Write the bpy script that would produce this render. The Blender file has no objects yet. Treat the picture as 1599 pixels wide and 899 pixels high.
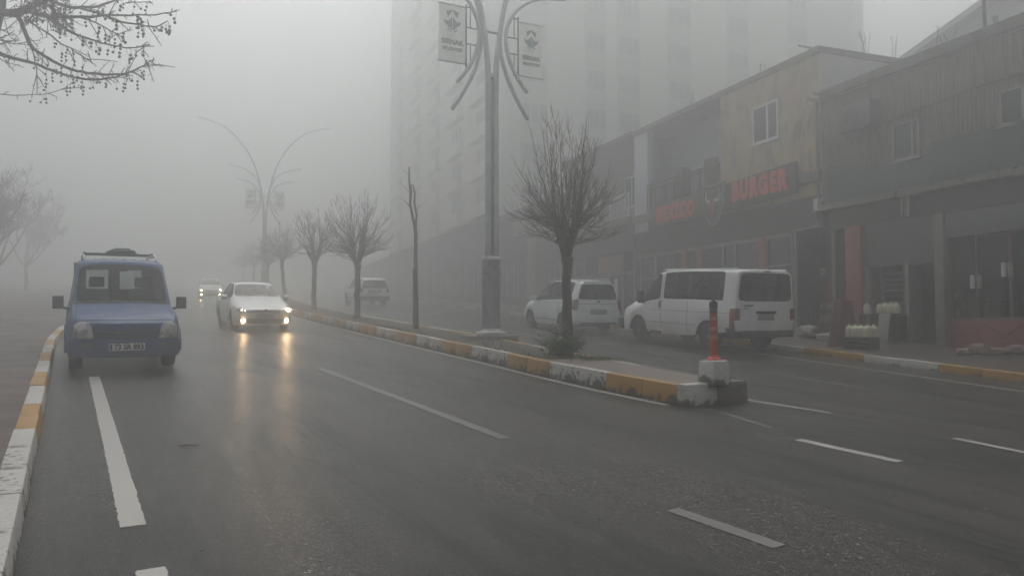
import bpy, bmesh, math, random
from mathutils import Vector, Matrix, Euler
from mathutils.bvhtree import BVHTree
R = math.radians
random.seed(7)
scene = bpy.context.scene
COL = scene.collection

# ------------------------------------------------------------------ camera and terrain numbers
F, CX, CY = 1200.0, 799.5, 449.5
PITCH = math.atan((503 - 449.5) / F)
EYE = 1.6
AZ = R(-30); SLOPE = .0542; CROSS = .009
RD = (math.sin(AZ), math.cos(AZ)); RN = (math.cos(AZ), -math.sin(AZ))
def gz(x, y):
    "height of the ground: a street climbing away at 5.4 %"
    return -EYE + SLOPE * (x * RD[0] + y * RD[1]) + CROSS * (x * RN[0] + y * RN[1])
def ray(px, py):
    a = (px - CX) / F; b = -(py - CY) / F
    return (a, math.cos(PITCH) - b * math.sin(PITCH), math.sin(PITCH) + b * math.cos(PITCH))
def hit(px, py, up=0):
    d = ray(px, py)
    k = d[2] - SLOPE * (d[0] * RD[0] + d[1] * RD[1]) - CROSS * (d[0] * RN[0] + d[1] * RN[1])
    t = (-EYE + up) / k
    return Vector((d[0] * t, d[1] * t, d[2] * t))
def xy(s, t):
    "road coordinates (metres along, metres right) to world"
    return (s * RD[0] + t * RN[0], s * RD[1] + t * RN[1])
GN = Vector((-(SLOPE * RD[0] + CROSS * RN[0]), -(SLOPE * RD[1] + CROSS * RN[1]), 1)).normalized()

# ------------------------------------------------------------------ mesh builder
class MB:
    def __init__(s): s.v = []; s.f = []; s.m = []; s.cur = 0
    def add(s, vs, fs, m=None):
        n = len(s.v); s.v += [tuple(p) for p in vs]
        for f in fs: s.f.append(tuple(i + n for i in f)); s.m.append(s.cur if m is None else m)
        return s
    def box(s, x0, x1, y0, y1, z0, z1, m=None):
        v = [(x0,y0,z0),(x1,y0,z0),(x1,y1,z0),(x0,y1,z0),(x0,y0,z1),(x1,y0,z1),(x1,y1,z1),(x0,y1,z1)]
        return s.add(v, [(0,3,2,1),(4,5,6,7),(0,1,5,4),(1,2,6,5),(2,3,7,6),(3,0,4,7)], m)
    def hexa(s, b, t, m=None):
        return s.add(list(b) + list(t), [(3,2,1,0),(4,5,6,7),(0,1,5,4),(1,2,6,5),(2,3,7,6),(3,0,4,7)], m)
    def quad(s, a, b, c, d, m=None): return s.add([a,b,c,d], [(0,1,2,3)], m)
    def poly(s, ps, m=None): return s.add(ps, [tuple(range(len(ps)))], m)
    def prism(s, ps, ext, m=None):
        "polygon ps (3D points) extruded by vector ext"
        n = len(ps); e = Vector(ext)
        vs = [Vector(p) for p in ps] + [Vector(p) + e for p in ps]
        fs = [tuple(reversed(range(n))), tuple(range(n, 2*n))] + [(i, (i+1) % n, n + (i+1) % n, n + i) for i in range(n)]
        return s.add(vs, fs, m)
    def tube(s, pts, rad, n=6, cap=True, m=None):
        P = [Vector(p) for p in pts]
        if not hasattr(rad, '__len__'): rad = [rad] * len(P)
        base = len(s.v); up = None
        for i, p in enumerate(P):
            d = (P[min(i+1, len(P)-1)] - P[max(i-1, 0)])
            if d.length < 1e-9: d = Vector((0,0,1))
            d.normalize()
            if up is None:
                up = Vector((0,0,1)) if abs(d.z) < .9 else Vector((1,0,0))
            a = d.cross(up)
            if a.length < 1e-6: a = d.orthogonal()
            a.normalize(); b = a.cross(d).normalized(); up = b
            for k in range(n):
                th = 2*math.pi*k/n
                q = p + (a*math.cos(th) + b*math.sin(th)) * rad[i]
                s.v.append(tuple(q))
        mm = s.cur if m is None else m
        for i in range(len(P)-1):
            for k in range(n):
                o = base + i*n
                s.f.append((o+k, o+(k+1) % n, o+n+(k+1) % n, o+n+k)); s.m.append(mm)
        if cap:
            s.f.append(tuple(base + k for k in reversed(range(n)))); s.m.append(mm)
            o = base + (len(P)-1)*n
            s.f.append(tuple(o + k for k in range(n))); s.m.append(mm)
        return s
    def lathe(s, prof, n=16, axis='z', o=(0,0,0), m=None):
        base = len(s.v); mm = s.cur if m is None else m
        for (r, h) in prof:
            for k in range(n):
                th = 2*math.pi*k/n; c, q = math.cos(th)*r, math.sin(th)*r
                p = {'z': (c, q, h), 'y': (c, h, q), 'x': (h, c, q)}[axis]
                s.v.append((p[0]+o[0], p[1]+o[1], p[2]+o[2]))
        for i in range(len(prof)-1):
            for k in range(n):
                q = base + i*n
                s.f.append((q+k, q+(k+1) % n, q+n+(k+1) % n, q+n+k)); s.m.append(mm)
        s.f.append(tuple(base+k for k in reversed(range(n)))); s.m.append(mm)
        q = base + (len(prof)-1)*n
        s.f.append(tuple(q+k for k in range(n))); s.m.append(mm)
        return s
    def build(s, name, mats, parent=None, smooth=False, bevel=0, bseg=2, angle=35, recalc=True, weld=0):
        me = bpy.data.meshes.new(name)
        me.from_pydata(s.v, [], s.f)
        if not isinstance(mats, (list, tuple)): mats = [mats]
        for m in mats: me.materials.append(m)
        if len(mats) > 1: me.polygons.foreach_set('material_index', s.m)
        if recalc or bevel or weld:
            bm = bmesh.new(); bm.from_mesh(me)
            if weld: bmesh.ops.remove_doubles(bm, verts=bm.verts, dist=weld)
            if recalc: bmesh.ops.recalc_face_normals(bm, faces=bm.faces)
            if bevel:
                es = [e for e in bm.edges if len(e.link_faces) == 2 and e.calc_face_angle(0) > R(angle)]
                bmesh.ops.bevel(bm, geom=es, offset=bevel, offset_type='OFFSET', segments=bseg, profile=.5, affect='EDGES', clamp_overlap=True)
            bm.to_mesh(me); bm.free()
        if smooth or bevel:
            me.polygons.foreach_set('use_smooth', [True]*len(me.polygons))
            if smooth != 'all':
                try: me.set_sharp_from_angle(angle=R(40))
                except Exception: pass
        me.update()
        o = bpy.data.objects.new(name, me); COL.objects.link(o)
        if parent: o.parent = parent
        return o

def empty(name, loc=(0,0,0), mat=None):
    o = bpy.data.objects.new(name, None); COL.objects.link(o)
    o.empty_display_size = .2
    if mat is not None: o.matrix_world = mat
    else: o.location = loc
    return o
def tag(o, label=None, cat=None, group=None, kind=None):
    if label: o['label'] = label
    if cat: o['category'] = cat
    if group: o['group'] = group
    if kind: o['kind'] = kind
    return o
def copy_tree(o, parent=None):
    c = o.copy(); COL.objects.link(c)
    if parent: c.parent = parent
    for ch in list(o.children): copy_tree(ch, c)
    return c
def upright(x, y, az=0, up=0):
    "plumb frame on the ground; az = heading of local +x measured from +y clockwise (degrees)"
    return Matrix.Translation((x, y, gz(x, y) + up)) @ Matrix.Rotation(R(90 - az), 4, 'Z')
def on_ground(x, y, az=0, up=0):
    "frame that leans with the sloping ground, local +x pointing along heading az"
    h = Vector((math.sin(R(az)), math.cos(R(az)), 0)); h = (h - GN * h.dot(GN)).normalized()
    l = GN.cross(h)
    m = Matrix(((h.x, l.x, GN.x, x), (h.y, l.y, GN.y, y), (h.z, l.z, GN.z, gz(x, y) + up), (0,0,0,1)))
    return m

# ------------------------------------------------------------------ materials
class NT:
    def __init__(s, name):
        s.mat = bpy.data.materials.new(name); s.mat.use_nodes = True
        s.t = s.mat.node_tree; s.t.nodes.clear()
        s.out = s.n('ShaderNodeOutputMaterial'); s.b = s.n('ShaderNodeBsdfPrincipled')
        s.l(s.b.outputs[0], s.out.inputs[0])
    def n(s, k, **kw):
        q = s.t.nodes.new(k)
        for a, v in kw.items(): setattr(q, a, v)
        return q
    def l(s, a, b): s.t.links.new(a, b)
    def coords(s, stretch=(1,1,1), kind='Object'):
        c = s.n('ShaderNodeTexCoord'); m = s.n('ShaderNodeMapping'); m.inputs['Scale'].default_value = stretch
        s.l(c.outputs[kind], m.inputs[0]); return m.outputs[0]
    def noise(s, v, scale, detail=5, rough=.55, dist=0):
        q = s.n('ShaderNodeTexNoise'); q.inputs['Scale'].default_value = scale; q.inputs['Detail'].default_value = detail
        q.inputs['Roughness'].default_value = rough; q.inputs['Distortion'].default_value = dist
        s.l(v, q.inputs['Vector']); return q.outputs['Fac']
    def ramp(s, f, a, b, ca=(0,0,0), cb=(1,1,1)):
        q = s.n('ShaderNodeValToRGB'); e = q.color_ramp.elements
        e[0].position = a; e[1].position = b; e[0].color = (*ca, 1); e[1].color = (*cb, 1)
        s.l(f, q.inputs[0]); return q.outputs[0]
    def mix(s, f, a, b, mode='MIX'):
        q = s.n('ShaderNodeMix', data_type='RGBA', blend_type=mode)
        for sock, v in ((q.inputs[0], f), (q.inputs[6], a), (q.inputs[7], b)):
            if isinstance(v, (int, float)): sock.default_value = v
            elif isinstance(v, tuple): sock.default_value = (*v, 1)
            else: s.l(v, sock)
        return q.outputs[2]
    def setc(s, c):
        if isinstance(c, tuple): s.b.inputs['Base Color'].default_value = (*c, 1)
        else: s.l(c, s.b.inputs['Base Color'])
    def bump(s, h, strength=.3, dist=.02):
        q = s.n('ShaderNodeBump'); q.inputs['Strength'].default_value = strength; q.inputs['Distance'].default_value = dist
        s.l(h, q.inputs['Height']); s.l(q.outputs[0], s.b.inputs['Normal']); return q
    def rough(s, r):
        if isinstance(r, (int, float)): s.b.inputs['Roughness'].default_value = r
        else: s.l(r, s.b.inputs['Roughness'])

def M(name, c1, c2=None, scale=6, rough=.6, metal=0, bump=0, bscale=40, stretch=(1,1,1), lo=.38, hi=.64, spec=.5, coat=0, dirt=None, dscale=2.5, dlo=.55, dhi=.75):
    t = NT(name); v = t.coords(stretch)
    if c2 is None: c2 = tuple(x*.82 for x in c1)
    c = t.ramp(t.noise(v, scale, 6), lo, hi, c1, c2)
    if dirt: c = t.mix(t.ramp(t.noise(v, dscale, 8, .65), dlo, dhi), c, dirt)
    t.setc(c); t.b.inputs['Roughness'].default_value = rough; t.b.inputs['Metallic'].default_value = metal
    t.b.inputs['Specular IOR Level'].default_value = spec
    if coat: t.b.inputs['Coat Weight'].default_value = coat; t.b.inputs['Coat Roughness'].default_value = .08
    if bump: t.bump(t.noise(v, bscale, 4), bump)
    return t.mat
def emit(name, col, st):
    t = NT(name); t.b.inputs['Emission Color'].default_value = (*col, 1); t.b.inputs['Emission Strength'].default_value = st
    t.setc(tuple(min(1, x) for x in col)); return t.mat
def car_paint(name, c, rough=.3, dirt=(.16,.14,.12), coat=.6, low=.55):
    "paint with road dirt thrown up on the lower body, dark lining on the inside"
    t = NT(name); co = t.n('ShaderNodeTexCoord'); v = co.outputs['Object']
    sep = t.n('ShaderNodeSeparateXYZ'); t.l(v, sep.inputs[0])
    mr = t.n('ShaderNodeMapRange'); mr.inputs['From Min'].default_value = low; mr.inputs['From Max'].default_value = .15
    mr.inputs['To Min'].default_value = 0; mr.inputs['To Max'].default_value = .75
    t.l(sep.outputs['Z'], mr.inputs['Value'])
    ns = t.noise(v, 5, 7, .65)
    f = t.n('ShaderNodeMath', operation='MULTIPLY'); t.l(mr.outputs[0], f.inputs[0]); t.l(t.ramp(ns, .25, .6), f.inputs[1])
    col = t.mix(t.ramp(t.noise(v, 1.6, 5), .3, .75), c, tuple(x*.86 for x in c))
    col = t.mix(f.outputs[0], col, dirt)
    g = t.n('ShaderNodeNewGeometry')
    t.setc(t.mix(g.outputs['Backfacing'], col, (.03,.03,.032)))
    t.rough(t.ramp(ns, .3, .8, (rough,)*3, (rough+.22,)*3))
    t.b.inputs['Coat Weight'].default_value = coat; t.b.inputs['Coat Roughness'].default_value = .06
    return t.mat
def glass(name, tint=.5, col=(.75,.8,.8), rough=.03, refl=.62):
    t = NT(name); t.t.nodes.remove(t.b)
    tr = t.n('ShaderNodeBsdfTransparent'); tr.inputs[0].default_value = (col[0]*tint, col[1]*tint, col[2]*tint, 1)
    gl = t.n('ShaderNodeBsdfGlossy'); gl.inputs['Roughness'].default_value = rough
    fr = t.n('ShaderNodeFresnel'); fr.inputs[0].default_value = 1.5
    mx = t.n('ShaderNodeMixShader'); mu = t.n('ShaderNodeMath', operation='MULTIPLY'); t.l(fr.outputs[0], mu.inputs[0]); mu.inputs[1].default_value = refl; t.l(mu.outputs[0], mx.inputs[0]); t.l(tr.outputs[0], mx.inputs[1]); t.l(gl.outputs[0], mx.inputs[2])
    t.l(mx.outputs[0], t.out.inputs[0]); return t.mat

MT = {}
MT['bark'] = M('bark_dark', (.055,.046,.04), (.10,.088,.078), 14, .85, bump=.6, bscale=30, stretch=(1,1,.25))
MT['twig'] = M('twig', (.062,.042,.030), (.10,.07,.05), 10, .8)
MT['bark_far'] = M('bark_grey', (.07,.065,.06), (.12,.11,.10), 9, .85, bump=.4)
MT['seed'] = M('seed_ball', (.05,.04,.032), (.08,.065,.05), 30, .9)
MT['steel'] = M('galvanised_steel', (.42,.43,.435), (.33,.34,.35), 5, .42, metal=.55, bump=.05, bscale=20)
MT['steel_dark'] = M('dark_steel', (.10,.10,.105), (.06,.06,.065), 8, .5, metal=.4)
MT['rust'] = M('rusty_rod', (.10,.065,.045), (.06,.045,.04), 20, .8)
MT['white_metal'] = M('white_metal', (.62,.62,.61), (.5,.5,.49), 9, .45)
MT['rubber'] = M('tyre_rubber', (.02,.02,.021), (.035,.034,.033), 25, .75, bump=.2, bscale=60)
MT['alloy'] = M('wheel_alloy', (.42,.42,.43), (.28,.28,.29), 10, .35, metal=.7, dirt=(.08,.075,.07), dscale=6)
MT['black_plastic'] = M('black_plastic', (.03,.03,.032), (.045,.045,.046), 20, .55)
MT['grey_plastic'] = M('grey_plastic', (.10,.10,.105), (.075,.075,.08), 20, .6)
MT['seat_fabric'] = M('seat_fabric', (.035,.036,.04), (.05,.05,.055), 30, .9)
MT['plate'] = M('plate_white', (.72,.72,.70), (.62,.62,.6), 18, .5)
MT['plate_dirty'] = M('plate_grey', (.42,.42,.41), (.24,.24,.24), 22, .55)
MT['plate_ink'] = M('plate_ink', (.012,.012,.014), (.02,.02,.02), 10, .5)
MT['plate_blue'] = M('plate_blue', (.04,.07,.25), (.03,.06,.2), 10, .5)
MT['chrome'] = M('chrome', (.7,.7,.72), (.55,.55,.57), 8, .2, metal=.9)
MT['lens'] = M('headlight_lens', (.50,.50,.48), (.24,.24,.24), 10, .12, coat=1, lo=.42, hi=.6)
MT['lens_red'] = M('tail_light_red', (.22,.04,.035), (.14,.03,.03), 14, .25, coat=.6)
MT['lens_orange'] = M('indicator_amber', (.45,.2,.05), (.35,.15,.04), 14, .25, coat=.6)
MT['glow'] = emit('headlight_glow', (1, .66, .34), 140)
MT['glow_fog'] = emit('fog_light_glow', (1, .66, .35), 120)
MT['glow_dim'] = emit('dipped_light_glow', (1, .92, .8), 5)
MT['glow_far'] = emit('far_headlight_glow', (1, .78, .52), 230)
MT['glass'] = glass('car_glass', .42)
MT['glass_clear'] = glass('windscreen_glass', .78)
MT['glass_dark'] = glass('tinted_glass', .13)
MT['glass_house'] = glass('window_glass', .85, rough=.05, refl=.5)
MT['paint_blue'] = car_paint('blue_van_paint', (.019,.056,.165), .48, coat=.12)
MT['paint_white'] = car_paint('white_car_paint', (.82,.85,.87), .30)
MT['paint_bus'] = car_paint('white_minibus_paint', (.80,.815,.80), .36, dirt=(.27,.235,.19), low=.75)
MT['paint_sedan'] = car_paint('pale_sedan_paint', (.66,.69,.70), .3, dirt=(.2,.17,.14), low=.8)

# ------------------------------------------------------------------ lettering
def text_mesh(body, size, depth, bold=0, align='CENTER', sx=1.0, spacing=1.0):
    "letters as a mesh in the local x-y plane, facing +z"
    cu = bpy.data.curves.new('letters', 'FONT'); cu.body = body; cu.size = size; cu.extrude = depth
    cu.offset = bold; cu.align_x = align; cu.align_y = 'CENTER'; cu.space_character = spacing; cu.resolution_u = 3
    o = bpy.data.objects.new('letters', cu); COL.objects.link(o)
    dg = bpy.context.evaluated_depsgraph_get()
    me = bpy.data.meshes.new_from_object(o.evaluated_get(dg))
    bpy.data.objects.remove(o); bpy.data.curves.remove(cu)
    if sx != 1.0: me.transform(Matrix.Diagonal((sx, 1, 1, 1)))
    return me
def lettering(name, body, size, mtx, mat, parent, depth=.004, bold=0, sx=1.0, spacing=1.0):
    me = text_mesh(body, size, depth, bold, sx=sx, spacing=spacing); me.transform(mtx); me.name = name
    me.materials.clear(); me.materials.append(mat)
    o = bpy.data.objects.new(name, me); COL.objects.link(o); o.parent = parent
    return o
def face_frame(origin, right, up):
    r = Vector(right).normalized(); u = Vector(up).normalized(); n = r.cross(u)
    o = Vector(origin)
    return Matrix(((r.x,u.x,n.x,o.x),(r.y,u.y,n.y,o.y),(r.z,u.z,n.z,o.z),(0,0,0,1)))

# ------------------------------------------------------------------ camera, sky, sun, render settings
cam = bpy.data.cameras.new('camera'); camo = bpy.data.objects.new('camera', cam); COL.objects.link(camo)
cam.sensor_width = 36; cam.lens = F / 1599 * 36; cam.clip_end = 2000; cam.clip_start = .05
camo.location = (0, 0, 0); camo.rotation_euler = (R(90) + PITCH, 0, 0)
scene.camera = camo
SUN_EL, SUN_AZ = 62, -2
w = bpy.data.worlds.new('World'); scene.world = w; w.use_nodes = True
wt = w.node_tree; wt.nodes.clear()
wo = wt.nodes.new('ShaderNodeOutputWorld'); bg = wt.nodes.new('ShaderNodeBackground'); sky = wt.nodes.new('ShaderNodeTexSky')
sky.sky_type = 'NISHITA'; sky.sun_disc = False; sky.sun_elevation = R(SUN_EL); sky.sun_rotation = R(SUN_AZ)
sky.dust_density = 6; sky.air_density = 1.2; sky.ozone_density = 1
hsv = wt.nodes.new('ShaderNodeHueSaturation'); hsv.inputs['Saturation'].default_value = .16
wt.links.new(sky.outputs[0], hsv.inputs['Color']); wt.links.new(hsv.outputs[0], bg.inputs[0]); wt.links.new(bg.outputs[0], wo.inputs[0])
bg.inputs[1].default_value = .14
su = bpy.data.lights.new('sun', 'SUN'); su.energy = .6; su.angle = R(40); su.color = (1, .99, .97)
suo = bpy.data.objects.new('sun', su); COL.objects.link(suo); suo.location = (0, 0, 60)
suo.rotation_euler = (R(90 - SUN_EL), 0, R(180 - SUN_AZ))
vs = scene.view_settings; vs.view_transform = 'Standard'; vs.look = 'None'; vs.exposure = 0.3; vs.gamma = 1; vs.use_curve_mapping = False
cy = scene.cycles; cy.use_denoising = True
try: cy.denoiser = 'OPENIMAGEDENOISE'
except Exception: pass
cy.max_bounces = 10; cy.volume_bounces = 4; cy.diffuse_bounces = 3; cy.glossy_bounces = 3; cy.transparent_max_bounces = 12
cy.caustics_reflective = False; cy.caustics_refractive = False; cy.sample_clamp_indirect = 6
# ------------------------------------------------------------------ vehicles
FR = (1.0, .94, .45)
def subsurf(me, lv=1):
    o = bpy.data.objects.new('tmp', me); COL.objects.link(o)
    md = o.modifiers.new('s', 'SUBSURF'); md.levels = lv; md.render_levels = lv
    dg = bpy.context.evaluated_depsgraph_get()
    out = bpy.data.meshes.new_from_object(o.evaluated_get(dg))
    bpy.data.objects.remove(o); bpy.data.meshes.remove(me)
    return out
def mesh_obj(name, me, mat, parent):
    me.name = name; me.materials.clear(); me.materials.append(mat)
    me.polygons.foreach_set('use_smooth', [True]*len(me.polygons))
    o = bpy.data.objects.new(name, me); COL.objects.link(o); o.parent = parent
    return o

class Vehicle:
    """keys: rows (d, z0, zb, zt, zc, w, wb, wt); d is metres behind the front bumper"""
    def __init__(s, root, keys, axles, wheel_r, arch_r, paint, wind, sides, rear, glass_mats, nose=.12, tail=.05,
                 lean_r=0, lean_f=0, liner=True, wheel_w=.2, track=None, crease=.4):
        s.root = root; s.keys = keys; s.L = keys[-1][0]; s.xm = (axles[0]+axles[1])/2; s.axles = axles
        s.wr = wheel_r; s.paint = paint
        ds = set()
        for k in keys: ds.add(round(k[0], 3))
        for a in axles:
            for q in (-1, -.93, -.78, -.5, -.18, .18, .5, .78, .93, 1): ds.add(round(a + q*arch_r, 3))
        for (a, b) in sides + [wind] + ([rear[1:]] if rear[0] == 'top' else []): ds.add(round(a, 3)); ds.add(round(b, 3))
        hard = set(round(k[0], 3) for k in keys) | set(round(x, 3) for (a, b) in sides + [wind] for x in (a, b))
        if rear[0] == 'top': hard |= {round(rear[1], 3), round(rear[2], 3)}
        d = sorted(ds); out = []
        for x in d:
            if out and x - out[-1] < .028 and x not in hard: continue
            if out and x - out[-1] < .028 and out[-1] not in hard: out[-1] = x; continue
            if out and x - out[-1] > .2:
                n = int((x - out[-1]) / .17); a = out[-1]
                for i in range(1, n+1): out.append(a + (x-a)*i/(n+1))
            out.append(x)
        s.d = [x for x in out if 0 <= x <= s.L]
        par = [s.interp(x) for x in s.d]
        P2 = [list(p) for p in par]
        for i in range(1, len(par)-1):
            for c in range(1, 7):
                P2[i][c] = par[i][c]*.6 + (par[i-1][c] + par[i+1][c])*.2
        bm = bmesh.new(); cl = bm.edges.layers.float.new('crease_edge')
        grid = []
        for x, p in zip(s.d, P2):
            z0, zb, zt, zc, w, wb, wtp = p
            fl = 0
            for a in axles:
                q = abs(x - a)
                if q < arch_r: z0 = max(z0, wheel_r + math.sqrt(arch_r**2 - q*q))
                if q < arch_r + .06: fl = .022
            z0 = min(z0, zb - .09); dz = zb - z0
            half = [(w*.965 + fl, z0), (w + fl, z0 + .3*dz), (w + fl*.3, z0 + .68*dz), (wb, zb)]
            half += [(wb + (wtp-wb)*.15 + .006, zb + (zt-zb)*.15), (wb + (wtp-wb)*.85 + .006, zb + (zt-zb)*.85), (wtp, zt)]
            half += [(wtp*FR[1], zt + .6*(zc-zt)), (wtp*FR[2], zc - .1*(zc-zt)), (0, zc)]
            row = []
            for sg in (1, -1):
                r_ = []
                for (yy, zz) in half:
                    if yy == 0 and sg < 0: r_.append(row[0][-1]); continue
                    xx = s.xm - x
                    fr_ = max(0, min(1, (x - (s.L - .6))/.6)); ff = max(0, min(1, (.5 - x)/.5))
                    xx += lean_r * fr_*fr_ * (zz - .7) - lean_f * ff * (zz - .5)
                    r_.append(bm.verts.new((xx, sg*yy, zz)))
                row.append(r_)
            grid.append(row)
        s.tags = {}
        def face(vs, t):
            u = []
            for v in vs:
                if v not in u: u.append(v)
            if len(u) < 3: return
            try: f = bm.faces.new(u)
            except ValueError: return
            s.tags[f] = t
        for i in range(len(s.d)-1):
            m = (s.d[i] + s.d[i+1])/2
            for sg in (0, 1):
                for j in range(9):
                    t = 0
                    if 3 <= j <= 5:
                        for q, (a, b) in enumerate(sides):
                            if a < m < b: t = ('side', sg, q)
                    if j >= 7 and wind[0] < m < wind[1]: t = ('wind',)
                    if rear[0] == 'top' and j >= 7 and rear[1] < m < rear[2]: t = ('rear',)
                    a, b = grid[i][sg], grid[i+1][sg]
                    face((a[j], b[j], b[j+1], a[j+1]) if sg == 0 else (a[j], a[j+1], b[j+1], b[j]), t)
        def cap(row, sign, bulge, win):
            Lr, Rr = row; rows = []
            for j in range(7):
                l, r_ = Lr[j], Rr[j]; pts = [l]
                for fr in (FR[1], FR[2], 0, -FR[2], -FR[1]):
                    v = l.co.lerp(r_.co, (1-fr)/2); v.x += sign*bulge*(1 - fr*fr)*(1 if j < 6 else .5)
                    pts.append(bm.verts.new(v))
                pts.append(r_); rows.append(pts)
            rows.append([Lr[6], Lr[7], Lr[8], Lr[9], Rr[8], Rr[7], Rr[6]])
            for j in range(7):
                for k in range(6):
                    t = ('rear',) if win and 3 <= j <= 5 and 1 <= k <= 4 else 0
                    q = (rows[j][k], rows[j+1][k], rows[j+1][k+1], rows[j][k+1])
                    face(q if sign < 0 else tuple(reversed(q)), t)
        cap(grid[0], 1, nose, False); cap(grid[-1], -1, tail, rear[0] == 'cap')
        bm.normal_update()
        for row in (grid[-1],):
            for sg in (0, 1):
                for j in range(9):
                    e = bm.edges.get((row[sg][j], row[sg][j+1]))
                    if e: e[cl] = crease
        bmesh.ops.recalc_face_normals(bm, faces=bm.faces)
        groups = sorted(set(s.tags.values()), key=str)
        full = bm.copy()   # closed skin for the ray casts of trim
        me = bpy.data.meshes.new('skin'); full.to_mesh(me); full.free()
        me = subsurf(me, 1)
        s.bvh = BVHTree.FromPolygons([v.co[:] for v in me.vertices], [tuple(p.vertices) for p in me.polygons])
        bpy.data.meshes.remove(me)
        order = {f.index: s.tags[f] for f in bm.faces} if not bm.faces.index_update() else {}
        for g in groups:
            b2 = bm.copy(); b2.faces.ensure_lookup_table()
            kill = [f for f in b2.faces if order[f.index] != g]
            bmesh.ops.delete(b2, geom=kill, context='FACES')
            me = bpy.data.meshes.new('m'); b2.to_mesh(me); b2.free(); me = subsurf(me, 1)
            if g == 0: s.body = mesh_obj('body', me, paint, root)
            else:
                nm = {'side': 'side_window', 'wind': 'windscreen', 'rear': 'rear_window'}[g[0]]
                mesh_obj(nm, me, glass_mats[g[0]], root)
        bm.free()
        # underbody and wheel wells
        u = MB(); wmin = min(k[5] for k in keys)
        u.box(s.xm - s.L + .25, s.xm - .25, -wmin*.8, wmin*.8, keys[len(keys)//2][1] + .02, keys[len(keys)//2][1] + .12)
        for a in axles:
            for sg in (-1, 1):
                ww = s.interp(a)[4]; cx = s.xm - a; n = 10
                for i in range(n):
                    t0, t1 = math.pi*i/n, math.pi*(i+1)/n; r_ = arch_r + .005
                    p = lambda t, y: (cx + r_*math.cos(t), y, wheel_r + r_*math.sin(t))
                    u.quad(p(t0, sg*(ww-.03)), p(t1, sg*(ww-.03)), p(t1, sg*(ww-.36)), p(t0, sg*(ww-.36)))
                u.poly([p(math.pi*i/n, sg*(ww-.36)) for i in range(n+1)])
        u.build('underbody', MT['black_plastic'], root, recalc=False)
        tr = track if track else s.interp(axles[0])[4] - wheel_w*.5 - .035
        for a in axles:
            for sg in (1, -1): s.wheel((s.xm - a, sg*tr, wheel_r), wheel_r, wheel_w, sg)
    def interp(s, x):
        k = s.keys
        for a, b in zip(k, k[1:]):
            if a[0] <= x <= b[0]:
                t = (x - a[0]) / max(1e-6, b[0] - a[0]); return [p + (q-p)*t for p, q in zip(a[1:], b[1:])]
        return list(k[-1][1:]) if x > k[-1][0] else list(k[0][1:])
    def wheel(s, c, r, wd, sg):
        e = empty('wheel', c); e.parent = s.root; h = wd/2
        MB().lathe([(r*.66, -h*.8), (r*.7, -h), (r*.9, -h), (r*.985, -h*.72), (r, 0), (r*.985, h*.72), (r*.9, h), (r*.7, h), (r*.66, h*.8)], 28, 'y').build('tyre', MT['rubber'], e, smooth=True)
        m = MB(); m.lathe([(r*.69, -h*.7), (r*.69, h*.5), (r*.62, h*.62), (r*.60, h*.3), (r*.2, h*.12 )], 24, 'y')
        for k in range(8):
            t = 2*math.pi*k/8; q = .11*r
            c0, s0 = math.cos(t), math.sin(t)
            P = lambda rr, tt: (rr*c0 - tt*s0, rr*s0 + tt*c0)
            pts = [P(.1*r, -q), P(.63*r, -q*.8), P(.63*r, q*.8), P(.1*r, q)]
            m.prism([(x, h*.3, z) for x, z in pts], (0, h*.35, 0))
        m.lathe([(.17*r, h*.2), (.17*r, h*.75), (.1*r, h*.82)], 12, 'y')
        o = m.build('rim', MT['alloy'], e, smooth=True)
        if sg < 0: e.rotation_euler = (0, 0, math.pi)
    # --- trim laid on the skin
    def cast(s, axis, a, b):
        if axis == 'front': o, d = Vector((6, a, b)), Vector((-1, 0, 0))
        elif axis == 'rear': o, d = Vector((-6, a, b)), Vector((1, 0, 0))
        elif axis == 'left': o, d = Vector((a, 6, b)), Vector((0, -1, 0))
        elif axis == 'right': o, d = Vector((a, -6, b)), Vector((0, 1, 0))
        else: o, d = Vector((a, b, 6)), Vector((0, 0, -1))
        h = s.bvh.ray_cast(o, d)
        return (h[0], d) if h[0] else (None, d)
    def patch(s, name, poly, axis, mat, off=.006, rings=3, parent=None, dens=.06, dome=0, mb=None):
        P = []
        n = len(poly)
        for i in range(n):
            a, b = poly[i], poly[(i+1) % n]; k = max(1, int(math.dist(a, b)/dens))
            for q in range(k): P.append((a[0] + (b[0]-a[0])*q/k, a[1] + (b[1]-a[1])*q/k))
        cx = sum(p[0] for p in P)/len(P); cy_ = sum(p[1] for p in P)/len(P)
        out = mb or MB(); verts = []; last = None
        def pt(a, b, o):
            nonlocal last
            h, d = s.cast(axis, a, b)
            if h is not None and last is not None and abs((h - last).dot(d)) > .16: h = None   # slipped past the edge of this face
            if h is None:
                h = last.copy() if last else Vector((s.L/2 if axis == 'front' else -s.L/2 if axis == 'rear' else 0, .8 if axis == 'left' else -.8, 1))
                if axis in ('front', 'rear'): h.y, h.z = a, b
                elif axis in ('left', 'right'): h.x, h.z = a, b
                else: h.x, h.y = a, b
            last = h.copy()
            return h - d*o
        pt(cx, cy_, 0); last = last if last is not None else None
        rows = [[pt(p[0], p[1], -.03) for p in P]]
        for r_ in range(rings):
            k = 1 - r_/rings
            rows.append([pt(cx + (p[0]-cx)*k, cy_ + (p[1]-cy_)*k, off + dome*(1-k*k)) for p in P])
        c = pt(cx, cy_, off + dome)
        m = len(P); vs_ = [v for row in rows for v in row] + [c]; fs = []
        for r_ in range(len(rows)-1):
            for i in range(m): fs.append((r_*m+i, r_*m+(i+1) % m, (r_+1)*m+(i+1) % m, (r_+1)*m+i))
        ll = (len(rows)-1)*m
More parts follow.
